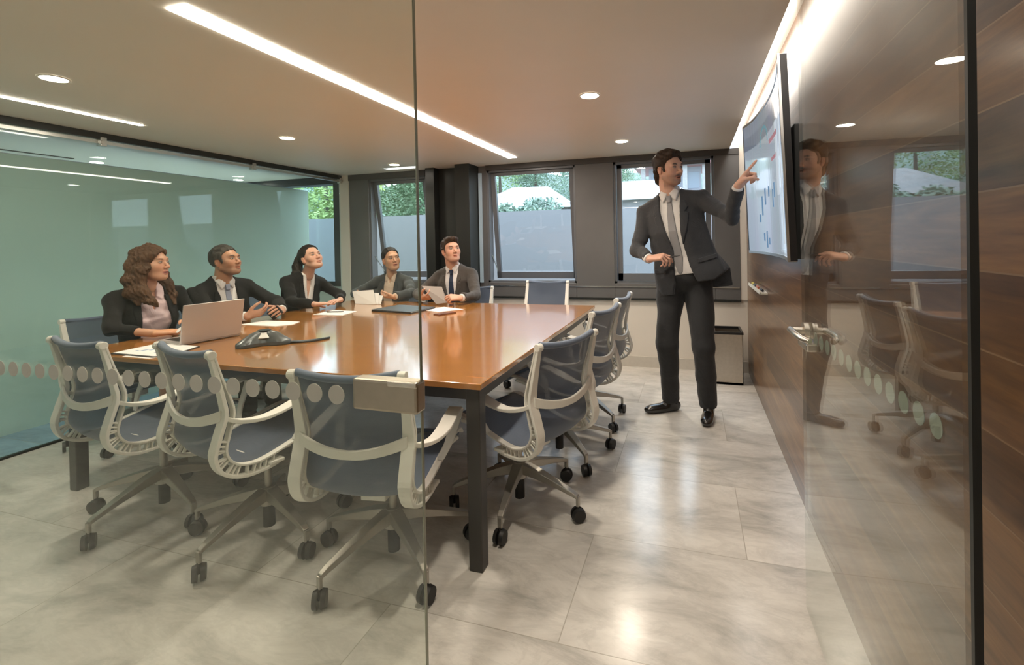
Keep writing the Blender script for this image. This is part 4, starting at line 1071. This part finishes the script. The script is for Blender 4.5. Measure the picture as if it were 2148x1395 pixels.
    for s in (-1, 1):     # creases bunch at the elbow and the armpit
        jj = jk
        def cr(P, jj=jj, b=A[s][1], a=A[s][0]):
            r_ = np.linalg.norm(P - b, axis=1); r2_ = np.linalg.norm(P - a * .9 + np.array([0, 0, .05]), axis=1)
            return jj(P) + .0042 * np.sin(r_ * 105 + P[:, 2] * 30) * np.exp(-(r_ / .085) ** 2) + .003 * np.sin(r2_ * 120) * np.exp(-(r2_ / .07) ** 2)
        cr.lo, cr.hi = jk.lo, jk.hi; jk = cr
    for s in (-1, 1):     # open sleeve ends cleanly
        a, b, c = A[s]; ax_ = (c - b) / np.linalg.norm(c - b); e = b + (c - b) * sl_len
        jj = jk
        def cut(P, jj=jj, e=e, ax_=ax_):
            d = (P - e) @ ax_; near = np.linalg.norm(P - e, axis=1) < .075 * k
            return np.where(near, np.maximum(jj(P), d), jj(P))
        cut.lo, cut.hi = jk.lo, jk.hi; jk = cut
    collar = inter(off(core, .010), poly2([(-.085, .50), (.085, .50), (.078, .585), (-.078, .585)]))
    neckhole = rc(((nl * 0)[0], -.012, .50), (0, -.02, .64), .058 if not fem else .052, .064)
    jk2 = jk
    open_ = poly2(g['open'], front=.02)
    if 'hem' in g:
        jh_ = jk2
        def hemmed(P, jh_=jh_): return np.maximum(jh_(P), (g['hem'] - P[:, 2]) - .3 * np.clip(-P[:, 1], 0, .2))
        hemmed.lo, hemmed.hi = jk2.lo, jk2.hi; jk2 = hemmed
    jkf = sub(jk2, open_, .003)
    neckcut = rc((0, .012, .54), (0, .0, .66), .060, .066); jkf = sub(jkf, neckcut, .004)
    lap = []
    for lp_ in g.get('lapels', []):
        l = inter(off(jk2, .0075), poly2(lp_, front=.0)); l = sub(l, neckcut, .003); lap.append(l)
    hj = g.get('jres', .0085) * k
    V, F = surface(jkf, hj); J = rp('jacket', toW(V), F, g['jmat'])
    for l in lap:
        l.lo = np.array([-.26, -.24, -.1]); l.hi = np.array([.26, .06, .60]); V, F = surface(l, hj * .62); mesh_obj('lapel', toW(V), F, g['lapmat'] if 'lapmat' in g else g['jmat'], J, base)
    for fp in g.get('flaps', []):
        l = inter(off(jk2, .006), poly2(fp, front=.0)); l.lo = np.array([-.30, -.24, -.1]); l.hi = np.array([.34, .06, .60]); V, F = surface(l, hj * .62); mesh_obj('pocket_flap', toW(V), F, g['jmat'], J, base)
    # shirt
    shirt = uni([off(core, -.014), ], .01); 
    hem = g.get('hem', -.2)
    shp_ = inter(shirt, poly2(g.get('shirtpoly', [(-.13, max(-.13, hem)), (.15, max(-.13, hem)), (.13, .56), (-.13, .56)]), front=.05))
    if g.get('shirtfold'): shp_ = folds(shp_, .004, 40, 9)
    fl = []
    cy = -.012
    if not fem:
        def ring(P):
            q = P - np.array([0, .008, .565]); zt = q[:, 2] + q[:, 1] * .28; r_ = np.sqrt(q[:, 0] ** 2 + (q[:, 1]) ** 2)
            return np.maximum(np.abs(r_ - .061) - .0045, np.abs(zt) - .022)
        ring.lo = np.array([-.08, -.08, .50]); ring.hi = np.array([.08, .09, .62]); ring.k = .004; fl.append(ring)
    cfl = g.get('collar', [[(-.006, .548), (-.050, .575), (-.068, .550), (-.042, .492), (-.018, .520)], [(.006, .548), (.050, .575), (.068, .550), (.042, .492), (.018, .520)]])
    for c_ in cfl:
        q = inter(off(uni([core, rc((0, .01, .50), (0, .0, .60), .052, .056)], .03), g.get('coff', .0045)), poly2(c_, front=.01)); q.k = .002; q.lo = np.array([-.12, -.2, .40]); q.hi = np.array([.12, .02, .62]); fl.append(q)
    cuffs = []
    for s, nm in ((-1, 'R'), (1, 'L')):
        if g.get('cuff', 1):
            a, b, c = A[s]; e0 = b + (c - b) * (sl_len - .08); e1 = b + (c - b) * min(1.02, sl_len + .06); q = rc(e0, e1, r3 * k * .92, r3 * k * .86)
            axx = (c - b) / np.linalg.norm(c - b)
            qq = (lambda q, e1, axx: (lambda P: np.maximum(q(P), (P - e1) @ axx)))(q, e1, axx); qq.lo, qq.hi = q.lo, q.hi; qq.k = .001; cuffs.append(qq)
    sf = uni([shp_] + fl, .006); sf = sub(sf, rc((0, .004, .553), (0, -.004, .66), .0545 if not fem else .050, .058), .003)
    if g.get('vneck'): sf = sub(sf, poly2(g['vneck'], front=.0), .003)
    sf.lo = np.array([-.16, -.2, -.14]); sf.hi = np.array([.18, .09, .62])
    V, F = surface(sf, hj * .8); SH = rp('shirt', toW(V), F, g['smat'])
    if g.get('vneck'):      # skin in the open neckline
        pass
    for q in cuffs:
        V, F = surface(q, hj * .6); rp('shirt_cuff', toW(V), F, g['smat'])
    if 'tie' in g:
        tb_ = off(shirt, .0065); tp = inter(tb_, poly2(g['tie'], front=0)); kn_ = inter(off(uni([core, rc((0, .01, .50), (0, .0, .60), .050, .054)], .03), .008), poly2([(-.019, .532), (.019, .532), (.012, .488), (-.012, .488)], front=0)); kn_.k = .003; t_ = uni([tp, kn_], .004)
        t_.lo = np.array([-.10, -.22, -.1]); t_.hi = np.array([.14, .02, .56]); V, F = surface(t_, hj * .6); rp('tie', toW(V), F, g['tmat'])
    # --- trousers or skirt, shoes
    if g.get('legwear', 'trousers') == 'trousers':
        pr = [uni([ell(toL(P0 + np.array([0, 0, -.02 if 'hem' not in g else .0])), (.160, .110, .10 if 'hem' not in g else .088))], .02)]
        for s in (-1, 1):
            h_, kn_, an_ = [toL(p) for p in lg[s]]; q1, q2, q3, q4 = g.get('leg_r', (.094, .070, .064, .062)); m_ = kn_ * .5 + an_ * .5
            pr += [rc(h_, kn_, q1 * k, q2 * k), rc(kn_, m_, q2 * k, q3 * k), rc(m_, an_, q3 * k, q4 * k)]
        tf = folds(uni(pr, .022), .0036, 26, 5, None, (1, 1, .35))
        for s in (-1, 1):
            an_ = toL(lg[s][2]); kn_ = toL(lg[s][1]); dd = (an_ - kn_) / np.linalg.norm(an_ - kn_); tt = tf
            def ct(P, tt=tt, an_=an_, dd=dd):
                d = (P - an_) @ dd - .012; near = np.linalg.norm(P - an_, axis=1) < .11 * k; return np.where(near, np.maximum(tt(P), d), tt(P))
            ct.lo, ct.hi = tf.lo, tf.hi; tf = ct
        V, F = surface(tf, g.get('tres', .011) * k); rp('trousers', toW(V), F, g['pmat'])
    else:
        pr = [ell(toL(P0), (.155, .11, .088))]
        for s in (-1, 1):
            h_, kn_, an_ = [toL(p) for p in lg[s]]; pr.append(rc(h_, kn_, .078 * k, .062 * k))
        V, F = surface(uni(pr, .05), .012 * k); rp('skirt', toW(V), F, g['pmat'])
    for s in (-1, 1):
        an_ = np.array(lg[s][2], float); td = np.array(g['toes'][s], float); td = td / np.linalg.norm(td); sd = np.array([td[1], -td[0], 0]); B = np.stack([sd, td, [0, 0, 1]], 1); fz = an_[2]
        an0 = np.array([an_[0], an_[1], 0]) + td * 0
        if g.get('heels'):
            sf = uni([rc((0, -.02, .085), (0, .10, .030), .026, .026), rc((0, .10, .028), (0, .165, .020), .030, .016), rc((0, -.035, .07), (0, -.045, .008), .013, .006)], .012)
        else:
            sf = uni([ell((0, .085, .030), (.044, .125, .034)), ell((0, -.025, .038), (.036, .050, .042)), rc((0, -.01, .07), (0, .03, .062), .040, .036), ell((0, .155, .026), (.038, .060, .024))], .02)
        def flat(P, sf=sf): return np.maximum(sf(P), .001 - P[:, 2])
        flat.lo, flat.hi = sf.lo, sf.hi; V, F = surface(flat, .006); Wv = V @ B.T + an0; 
        if np.linalg.det(B) < 0: F = F[:, ::-1]
        sh_ = rp('shoe', Wv, F, g['shoemat'])
    return root
# ---------------------------------------------------------------- hair styles (head space: face toward -y)
def yzkeep(p): return poly2(p, ax=(1, 2))
SHORT = [(-.12, .098), (-.080, .082), (-.058, .062), (-.036, .044), (-.030, .020), (-.036, -.018), (-.020, -.024), (-.012, .012), (.024, .014), (.034, -.02), (.048, -.070), (.12, -.075), (.15, .05), (.09, .16), (-.05, .16), (-.12, .13)]
ARCH = ell((0, -.118, -.012), (.062, .078, .094))
def clip_face(f, keep, arch=ARCH): return sub(inter(f, yzkeep(keep)), arch, .004)
def strands(f, amp=.0022, fr=90, seed=3): return folds(f, amp, fr * 1.6, seed, None, (1, .45, .35))
def hair_short(hd):
    f = uni([off(hd, .004), ell((0, .022, .045), (.078, .093, .086))], .02); f = clip_face(f, SHORT); f.lo = np.array([-.10, -.12, -.09]); f.hi = np.array([.10, .13, .15]); return strands(f)
def hair_brown_young(hd):
    f = uni([off(hd, .006), ell((0, .020, .047), (.0795, .096, .088)), ell((.0, -.045, .094), (.056, .046, .026)), ell((.02, -.03, .096), (.045, .055, .025))], .02)
    f = clip_face(f, [(-.12, .080), (-.084, .074), (-.062, .062), (-.040, .044), (-.030, .020), (-.036, -.022), (-.020, -.028), (-.012, .012), (.024, .014), (.034, -.02), (.048, -.065), (.12, -.07), (.15, .05), (.09, .16), (-.05, .16), (-.12, .14)])
    f.lo = np.array([-.10, -.12, -.09]); f.hi = np.array([.10, .13, .15]); return strands(f, .003, 80)
def hair_standing(hd):
    top = [rc((-.040, -.062, .090), (.0, .03, .100), .022, .030), rc((.005, -.070, .090), (.040, .0, .090), .022, .030), rc((.050, -.045, .070), (.068, .02, .03), .014, .018), rc((-.056, -.042, .066), (-.068, .02, .02), .012, .018)]
    back = [rc((0, .085, -.01), (0, .088, -.085), .045, .030), rc((-.05, .05, -.02), (-.045, .06, -.085), .03, .018), rc((.05, .05, -.02), (.045, .06, -.085), .03, .018)]
    f = uni([off(hd, .007), ell((0, .022, .046), (.081, .099, .089))] + top + back, .018)
    f = clip_face(f, [(-.13, .090), (-.088, .076), (-.064, .062), (-.044, .042), (-.032, .018), (-.038, -.026), (-.020, -.032), (-.010, .008), (.020, .010), (.030, -.02), (.040, -.11), (.14, -.12), (.16, .05), (.09, .17), (-.06, .17), (-.13, .15)])
    f.lo = np.array([-.12, -.13, -.12]); f.hi = np.array([.12, .15, .16]); return strands(f, .0035, 75, 5)
def hair_long_wavy(hd):
    cap = uni([off(hd, .007), ell((0, .020, .046), (.083, .100, .089))], .02)
    cap = clip_face(cap, [(-.13, .115), (-.090, .095), (-.070, .060), (-.056, .030), (-.048, -.03), (.15, -.10), (.15, .16), (-.13, .16)])
    ch = []
    for s in (-1, 1):
        P = [(s * .060, -.030, .055), (s * .084, -.006, -.02), (s * .094, .012, -.10), (s * .108, .0, -.17), (s * .098, -.045, -.235), (s * .078, -.075, -.285)]
        rr = [.026, .030, .036, .036, .030, .014]
        ch += [rc(P[i], P[i + 1], rr[i], rr[i + 1]) for i in range(5)]
        P = [(s * .055, .055, .0), (s * .082, .065, -.10), (s * .112, .050, -.18), (s * .118, .015, -.25)]; rr = [.05, .05, .042, .018]
        ch += [rc(P[i], P[i + 1], rr[i], rr[i + 1]) for i in range(3)]
    ch.append(ell((0, .075, -.08), (.095, .058, .15)))
    hole = rc((0, -.075, -.02), (0, -.10, -.20), .062, .058)
    f = sub(uni([cap] + ch, .022), uni([hole, ell((0, -.105, -.012), (.058, .080, .092))], .02), .008)
    f.lo = np.array([-.17, -.14, -.32]); f.hi = np.array([.17, .16, .16]); return folds(folds(f, .0060, 42, 4), .0028, 190, 8, None, (1, 1, .3))
def hair_ponytail(hd):
    cap = uni([off(hd, .0035), ell((0, .021, .042), (.0775, .093, .085))], .02)
    cap = clip_face(cap, [(-.13, .10), (-.078, .09), (-.054, .066), (-.034, .030), (-.014, .014), (.022, .010), (.040, -.03), (.055, -.07), (.15, -.05), (.15, .16), (-.13, .16)])
    P = [(0, .10, .045), (-.015, .140, .035), (-.045, .160, -.02), (-.075, .165, -.09), (-.095, .155, -.16), (-.10, .140, -.22)]; rr = [.026, .034, .042, .042, .032, .012]
    f = uni([cap] + [rc(P[i], P[i + 1], rr[i], rr[i + 1]) for i in range(5)], .014)
    f.lo = np.array([-.17, -.12, -.28]); f.hi = np.array([.12, .27, .15]); return strands(f, .0035, 70)
def hair_bun(hd):
    cap = uni([off(hd, .0035), ell((0, .021, .042), (.0775, .093, .085))], .02)
    cap = clip_face(cap, [(-.13, .10), (-.076, .09), (-.054, .066), (-.034, .030), (-.014, .014), (.022, .010), (.040, -.03), (.055, -.06), (.15, -.05), (.15, .16), (-.13, .16)])
    f = uni([cap, ell((0, .118, -.015), (.040, .032, .038))], .01)
    f.lo = np.array([-.12, -.12, -.09]); f.hi = np.array([.12, .16, .15]); return strands(f, .002, 80)
DK = (.020, .013, .010)
M['hair_dark'] = hair_mat('hair_near_black', (.008, .006, .005), (.030, .020, .014))
M['hair_brown'] = hair_mat('hair_brown', (.040, .020, .010), (.130, .066, .030))
M['hair_standing'] = hair_mat('hair_dark_brown', (.014, .009, .006), (.060, .034, .019))
M['hair_grey'] = hair_mat('hair_grey_black', (.018, .017, .016), (.085, .075, .062))
M['suit_char'] = cloth('charcoal_suit', (.042, .044, .048))
M['suit_navy'] = cloth('charcoal_trousers', (.030, .031, .033))
M['suit_black'] = cloth('black_suit', (.0075, .007, .007), sheen=.04)
M['suit_grey'] = cloth('grey_suit', (.055, .062, .064))
M['suit_brown'] = cloth('taupe_suit', (.062, .054, .046))
M['lapel_grey'] = cloth('grey_lapel', (.048, .055, .057))
M['white_shirt'] = cloth('white_shirt', (.70, .68, .66), .03, .7, .1)
M['pink_shirt'] = cloth('pink_blouse', (.62, .47, .48), .05, .6, .2)
M['cream_shirt'] = cloth('cream_blouse', (.66, .52, .40), .05, .6, .2)
M['grey_tie'] = cloth('silver_grey_tie', (.27, .265, .27), .08, .5, .2, 700)
M['blue_tie'] = cloth('navy_tie', (.018, .030, .060), .08, .5)
M['pale_tie'] = cloth('pale_blue_tie', (.30, .33, .42), .12, .5)
M['black_leather'] = mat('black_leather', (.012, .011, .010), .25, coat=.4)
LAP = lambda s, w=1.0, vb=.18: [(s * .066 * w, .485), (s * .060 * w, .40), (s * .030 * w, vb + .10), (s * .004, vb), (s * .050 * w, vb + .09), (s * .098 * w, .365), (s * .104 * w, .405), (s * .082 * w, .412), (s * .106 * w, .435), (s * .092 * w, .485)]
VOPEN = lambda w=1.0, vb=.18: [(-.066 * w, .62), (.066 * w, .62), (.064 * w, .42), (.034 * w, vb + .10), (.004, vb), (.03, -.2), (-.03, -.2), (-.004, vb), (-.034 * w, vb + .10), (-.064 * w, .42)]
TIE = [(-.016, .50), (.016, .50), (.026, .34), (.036, .14), (.018, .06), (0, .035), (-.018, .06), (-.036, .14), (-.026, .34)]
def seated_legs(p, f, side=.1, reach=.42, foot=.04):
    p = np.array(p, float); f = np.array(f, float); f = f / np.linalg.norm(f); sd = np.array([-f[1], f[0], 0])   # person's left
    L_ = {}
    for s in (-1, 1):
        h = p + sd * s * .078 + np.array([0, 0, .0]); k_ = h + f * reach + sd * s * .02; k_[2] = p[2] + .02; a = k_ + f * foot; a[2] = .095; L_[s] = (h, k_, a)
    return L_
# --- the person standing at the screen
P_ = (-.060, 3.53, 1.03)
man = person(dict(id='S', label='standing dark-haired bearded person in a charcoal suit and grey tie pointing at the wall screen', pelvis=P_, neck=(-.150, 3.51, 1.620), face_body=(-.20, -1, 0), seed=3,
    skin=(.60, .355, .255), handskin=(.64, .37, .27), browcol=DK, stubble=.50, moust=.95, mouth=.0030, head=(-.155, 3.475, 1.785), face=(.74, -.66, -.06), roll=.06, hsize=1.03, gaze=.001, hres=.0026, hairres=.003, hair=hair_standing, hairmat=M['hair_standing'],
    elbR=(-.385, 3.46, 1.205), wrR=(-.285, 3.30, 1.150), elbL=(.248, 3.30, 1.415), wrL=(.272, 3.135, 1.600), shR=(-.182, .004, .452), shL=(.180, .004, .475),
    handR=((.93, -.22, .16), (.15, .35, -.9), 'pen', (.55, .5)), handL=((.62, -.18, .68), (.50, -.50, -.70), 'point', (.05, 1.3)), hz=1.07,
    legs={-1: ((-.155, 3.54, .97), (-.185, 3.50, .53), (-.172, 3.645, .095)), 1: ((.035, 3.54, .97), (.062, 3.455, .53), (.092, 3.575, .095))}, toes={-1: (-.86, -.5, 0), 1: (-.12, -1, 0)},
    prof=[(-.115, .192, .300, .135, 0), (0, .188, .290, .130, 0), (.12, .172, .225, .120, 0), (.30, .190, .196, .130, -.006), (.42, .186, .186, .112, 0), (.50, .132, .132, .086, .012), (.565, .074, .074, .070, .018)],
    open=[(-.066, .62), (.072, .62), (.068, .45), (.052, .30), (.054, .18), (.068, .06), (.085, .0), (.10, -.045), (.20, -.050), (.29, .0), (.38, .02), (.38, -.3), (-.075, -.3), (-.062, -.10), (-.040, -.04), (-.032, .06), (-.014, .18), (-.042, .30), (-.068, .45)],
    lapels=[[(-.068, .485), (-.064, .42), (-.042, .30), (-.014, .18), (-.055, .26), (-.104, .37), (-.110, .405), (-.086, .412), (-.112, .44), (-.095, .485)], [(.068, .485), (.066, .43), (.052, .30), (.052, .20), (.092, .29), (.112, .37), (.116, .405), (.092, .412), (.118, .44), (.098, .485)]],
    flaps=[[(.125, .070), (.235, .085), (.232, .112), (.122, .098)], [(-.175, .035), (-.085, .030), (-.085, .056), (-.175, .062)]],
    jmat=M['suit_char'], smat=M['white_shirt'], tie=[(-.016, .50), (.016, .50), (.026, .34), (.034, .12), (.018, .03), (.004, .012), (-.014, .03), (-.030, .12), (-.024, .34)], tmat=M['grey_tie'], knot=(0, -.094, .500),
    shirtpoly=[(-.13, .01), (.13, .01), (.13, .56), (-.13, .56)], jres=.0075, tres=.009, leg_r=(.100, .076, .068, .062), pmat=M['suit_navy'], shoemat=M['black_leather']))
wr, B, hz = HANDS[('S', 'R')]
pc = wr + B @ np.array([.030, .118, .022]); pd = np.array([.95, -.25, .12]); pd /= np.linalg.norm(pd)
tag(MB().tube([tuple(pc - pd * .045), tuple(pc + pd * .05), tuple(pc + pd * .085)], [.0045, .0045, .002], 10).build('pen', M['black_plastic'], smooth=True), 'dark pen held in the right hand of the standing person', 'pen')
# --- seated people, from the near left corner round the table
W1p = (-3.56, 2.28, .50)
person(dict(id='W1', hem=-.045, leg_r=(.080, .066, .060, .056), fem=1, label='seated person with long wavy brown hair in a black blazer over a pink blouse', pelvis=W1p, neck=(-3.48, 2.245, 1.055), face_body=(.97, -.16, 0), seed=11, bw=.96,
    skin=(.54, .29, .185), handskin=(.58, .29, .16), browcol=(.05, .028, .018), head=(-3.445, 2.245, 1.187), face=(.90, .34, .07), hair=hair_long_wavy, hairmat=M['hair_brown'], hairres=.0045, lip=(.42, .14, .12), mouth=.0030,
    elbR=(-3.36, 1.965, .800), wrR=(-3.10, 2.035, .775), elbL=(-3.37, 2.47, .815), wrL=(-3.09, 2.26, .812), sleeve=.60, cuff=0,
    handR=((.70, .70, .04), (-.1, .1, -1), 'flat', (.5, .4)), handL=((.75, -.55, .0), (-.4, -.5, -.7), 'paper', (.6, .7)),
    legs=seated_legs(W1p, (.95, -.1, 0)), toes={-1: (1, 0, 0), 1: (1, .1, 0)}, legwear='skirt', heels=1,
    open=[(-.070, .62), (.070, .62), (.074, .42), (.088, .32), (.080, .15), (.075, -.2), (-.070, -.2), (-.075, .15), (-.084, .32), (-.074, .42)],
    lapels=[[(s * .070, .485), (s * .074, .42), (s * .086, .32), (s * .080, .20), (s * .112, .33), (s * .118, .40), (s * .095, .485)] for s in (-1, 1)],
    shirtpoly=[(-.14, -.04), (.14, -.04), (.14, .56), (-.14, .56)], shirtfold=1, vneck=[(-.030, .62), (.030, .62), (.026, .50), (.0, .385), (-.026, .50)],
    collar=[[(-.018, .555), (-.060, .570), (-.082, .520), (-.060, .440), (-.022, .480)], [(.018, .555), (.060, .570), (.082, .520), (.060, .440), (.022, .480)]], coff=-.006,
    jmat=M['suit_black'], smat=M['pink_shirt'], pmat=M['suit_black'], shoemat=M['black_leather']))
M2p = (-3.58, 2.82, .50)
person(dict(id='M2', hem=-.045, leg_r=(.080, .066, .060, .056), label='seated grey-haired person in a black suit and pale tie behind the laptop', pelvis=M2p, neck=(-3.465, 2.765, 1.045), face_body=(.97, -.20, 0), seed=12, bw=1.04,
    skin=(.42, .22, .13), handskin=(.50, .26, .16), browcol=(.03, .022, .018), stubble=.45, head=(-3.425, 2.760, 1.180), face=(.93, .14, .20), hair=hair_short, hairmat=M['hair_grey'],
    elbR=(-3.36, 2.585, .805), wrR=(-3.07, 2.62, .785), elbL=(-3.22, 3.02, .830), wrL=(-3.00, 2.86, .800),
    handR=((.62, .75, .20), (-.55, .35, .65), 'cup', (.5, .2)), handL=((.55, -.75, .15), (-.5, -.4, -.5), 'cup', (.5, .3)),
    legs=seated_legs(M2p, (.98, -.1, 0)), toes={-1: (1, -.1, 0), 1: (1, .1, 0)}, open=VOPEN(1.0, .16), lapels=[LAP(-1, 1, .16), LAP(1, 1, .16)], tie=TIE, tmat=M['pale_tie'],
    jmat=M['suit_black'], smat=M['white_shirt'], pmat=M['suit_black'], shoemat=M['black_leather']))
W3p = (-3.60, 3.50, .50)
person(dict(id='W3', hem=-.045, leg_r=(.080, .066, .060, .056), fem=1, label='seated person with a dark ponytail and black blazer leaning over the table', pelvis=W3p, neck=(-3.385, 3.520, 1.035), face_body=(.97, -.16, 0), seed=13, bw=.92,
    skin=(.62, .36, .26), browcol=(.04, .025, .018), head=(-3.325, 3.500, 1.175), face=(.88, -.22, .34), roll=.12, hair=hair_ponytail, hairmat=M['hair_dark'],
    elbR=(-3.25, 3.21, .805), wrR=(-3.045, 3.235, .792), elbL=(-3.14, 3.66, .815), wrL=(-2.985, 3.47, .800), cuff=0,
    handR=((.55, .82, .0), (0, 0, -1), 'flat', (.5, .4)), handL=((.10, -.98, .0), (-.1, 0, -1), 'flat', (.5, .5)),
    legs=seated_legs(W3p, (.98, -.1, 0)), toes={-1: (1, -.1, 0), 1: (1, .1, 0)}, open=[(-.062, .62), (.062, .62), (.050, .42), (.030, .28), (.006, .12), (.02, -.2), (-.02, -.2), (-.006, .12), (-.030, .28), (-.050, .42)],
    lapels=[[(s * .062, .485), (s * .050, .42), (s * .030, .28), (s * .006, .13), (s * .075, .28), (s * .095, .38), (s * .088, .485)] for s in (-1, 1)],
    vneck=[(-.034, .62), (.034, .62), (.026, .50), (.0, .33), (-.026, .50)], collar=[[(-.020, .555), (-.060, .570), (-.072, .520), (-.040, .430), (-.022, .470)], [(.020, .555), (.060, .570), (.072, .520), (.040, .430), (.022, .470)]], coff=-.006,
    jmat=M['suit_black'], smat=M['white_shirt'], pmat=M['suit_black'], shoemat=M['black_leather']))
W4p = (-3.02, 4.34, .44)
person(dict(id='W4', hem=-.045, leg_r=(.080, .066, .060, .056), fem=1, label='seated person with hair in a bun, grey blazer and cream blouse, holding papers', pelvis=W4p, neck=(-3.01, 4.26, .985), face_body=(.12, -1, 0), seed=14,
    skin=(.60, .345, .215), browcol=(.03, .02, .014), head=(-2.990, 4.225, 1.128), face=(.80, -.58, .16), roll=.10, hsize=1.03, hair=hair_bun, hairmat=M['hair_dark'], lip=(.42, .15, .13),
    elbR=(-3.34, 4.10, .780), wrR=(-3.10, 3.86, .785), elbL=(-2.655, 4.06, .800), wrL=(-2.68, 3.82, .792),
    handR=((.55, -.80, -.06), (.6, .3, .5), 'paper', (.5, .4)), handL=((-.95, -.25, .0), (.1, .3, .9), 'hold', (.5, .5)),
    legs=seated_legs(W4p, (.16, -1, 0)), toes={-1: (.3, -1, 0), 1: (.3, -1, 0)},
    open=[(-.062, .62), (.062, .62), (.058, .42), (.052, .28), (.045, .12), (.04, -.2), (-.04, -.2), (-.045, .12), (-.052, .28), (-.058, .42)],
    lapels=[[(s * .062, .485), (s * .058, .42), (s * .052, .28), (s * .046, .16), (s * .085, .28), (s * .105, .38), (s * .090, .485)] for s in (-1, 1)], vneck=[(-.022, .62), (.022, .62), (.018, .52), (.0, .455), (-.018, .52)],
    collar=[[(-.012, .555), (-.050, .570), (-.062, .530), (-.040, .475), (-.016, .500)], [(.012, .555), (.050, .570), (.062, .530), (.040, .475), (.016, .500)]], coff=-.006,
    jmat=M['suit_grey'], lapmat=M['lapel_grey'], smat=M['cream_shirt'], pmat=M['suit_grey'], shoemat=M['black_leather']))
M5p = (-2.24, 4.28, .50)
person(dict(id='M5', hem=-.045, leg_r=(.080, .066, .060, .056), label='seated young person in a taupe suit and navy tie holding a tablet', pelvis=M5p, neck=(-2.270, 4.215, 1.060), face_body=(.08, -1, 0), seed=15, bw=1.0,
    skin=(.62, .35, .24), browcol=(.025, .015, .010), head=(-2.268, 4.170, 1.212), face=(.74, -.62, .20), roll=.05, hsize=1.05, hair=hair_brown_young, hairmat=M['hair_standing'], stubble=.15,
    elbR=(-2.55, 4.02, .790), wrR=(-2.36, 3.80, .790), elbL=(-1.93, 4.01, .790), wrL=(-1.95, 3.745, .803),
    handR=((.85, -.45, .12), (-.1, .55, .65), 'hold', (.6, .5)), handL=((-.80, -.55, .10), (-.2, .5, -.7), 'pen', (.5, .6)),
    legs=seated_legs(M5p, (0, -1, 0)), toes={-1: (-.1, -1, 0), 1: (.1, -1, 0)}, open=VOPEN(1.0, .14), lapels=[LAP(-1, 1, .14), LAP(1, 1, .14)], tie=TIE, tmat=M['blue_tie'],
    jmat=M['suit_brown'], smat=M['white_shirt'], pmat=M['suit_brown'], shoemat=M['black_leather']))
# --- things they hold
def held(name, P, th, m, label, cat):
    P = [Vector(p) for p in P]; n = (P[1] - P[0]).cross(P[-1] - P[0]).normalized() * th; mb = MB(); k = len(P)
    mb.v = [tuple(p) for p in P] + [tuple(p + n) for p in P]; mb.f = [tuple(range(k))[::-1], tuple(k + i for i in range(k))] + [(i, (i + 1) % k, k + (i + 1) % k, k + i) for i in range(k)]
    return tag(mb.build(name, m), label, cat)
held('held_paper', [(-3.045, 3.70, .850), (-2.985, 3.66, .742), (-2.745, 3.64, .742), (-2.815, 3.70, .868)], .0008, M['paper'], 'front sheet held up by the person in the grey blazer', 'paper')
held('held_paper', [(-2.95, 3.715, .845), (-2.93, 3.672, .742), (-2.728, 3.652, .742), (-2.760, 3.71, .838)], .0008, M['paper'], 'second sheet fanned out behind the one held in the grey blazer', 'paper')
held('held_paper', [(-2.90, 3.725, .822), (-2.88, 3.685, .742), (-2.712, 3.665, .742), (-2.722, 3.715, .815)], .0008, M['paper'], 'rearmost sheet of the fan held by the person in grey', 'paper')
tbp = held('tablet', [(-2.345, 3.765, .900), (-2.165, 3.70, .748), (-2.055, 3.705, .762), (-2.150, 3.775, .893)], .007, mat('tablet_back', (.30, .26, .23), .45, metal=.2), 'silver tablet held upright by the person in the taupe suit', 'tablet')
held('held_paper', [(-3.07, 2.12, .770), (-2.965, 2.07, .776), (-2.95, 2.13, .835), (-3.03, 2.19, .815)], .0008, M['paper'], 'white sheet held by the person in the pink blouse behind the laptop', 'paper')
wr, B, hz = HANDS[('M5', 'L')]
pc = wr + B @ np.array([.030, .112, .024]); pd = np.array([-.35, -.1, .9]); pd /= np.linalg.norm(pd)
tag(MB().tube([tuple(pc - pd * .04), tuple(pc + pd * .07)], .0042, 10).build('pen', M['black_plastic'], smooth=True), 'dark pen upright in the hand of the person with the tablet', 'pen')
wr, B, hz = HANDS[('M2', 'L')]
ph = wr + B @ np.array([.0, .09, .035])
mb = MB().box(-.036, .036, -.004, .004, -.05, .05); o = mb.build('smartphone', M['black_plastic'], bevel=.003, loc=tuple(ph)); o.rotation_euler = (.3, .9, .6)
tag(o, 'black smartphone held by the person in the black suit', 'phone')
wr, B, hz = HANDS[('W1', 'R')]
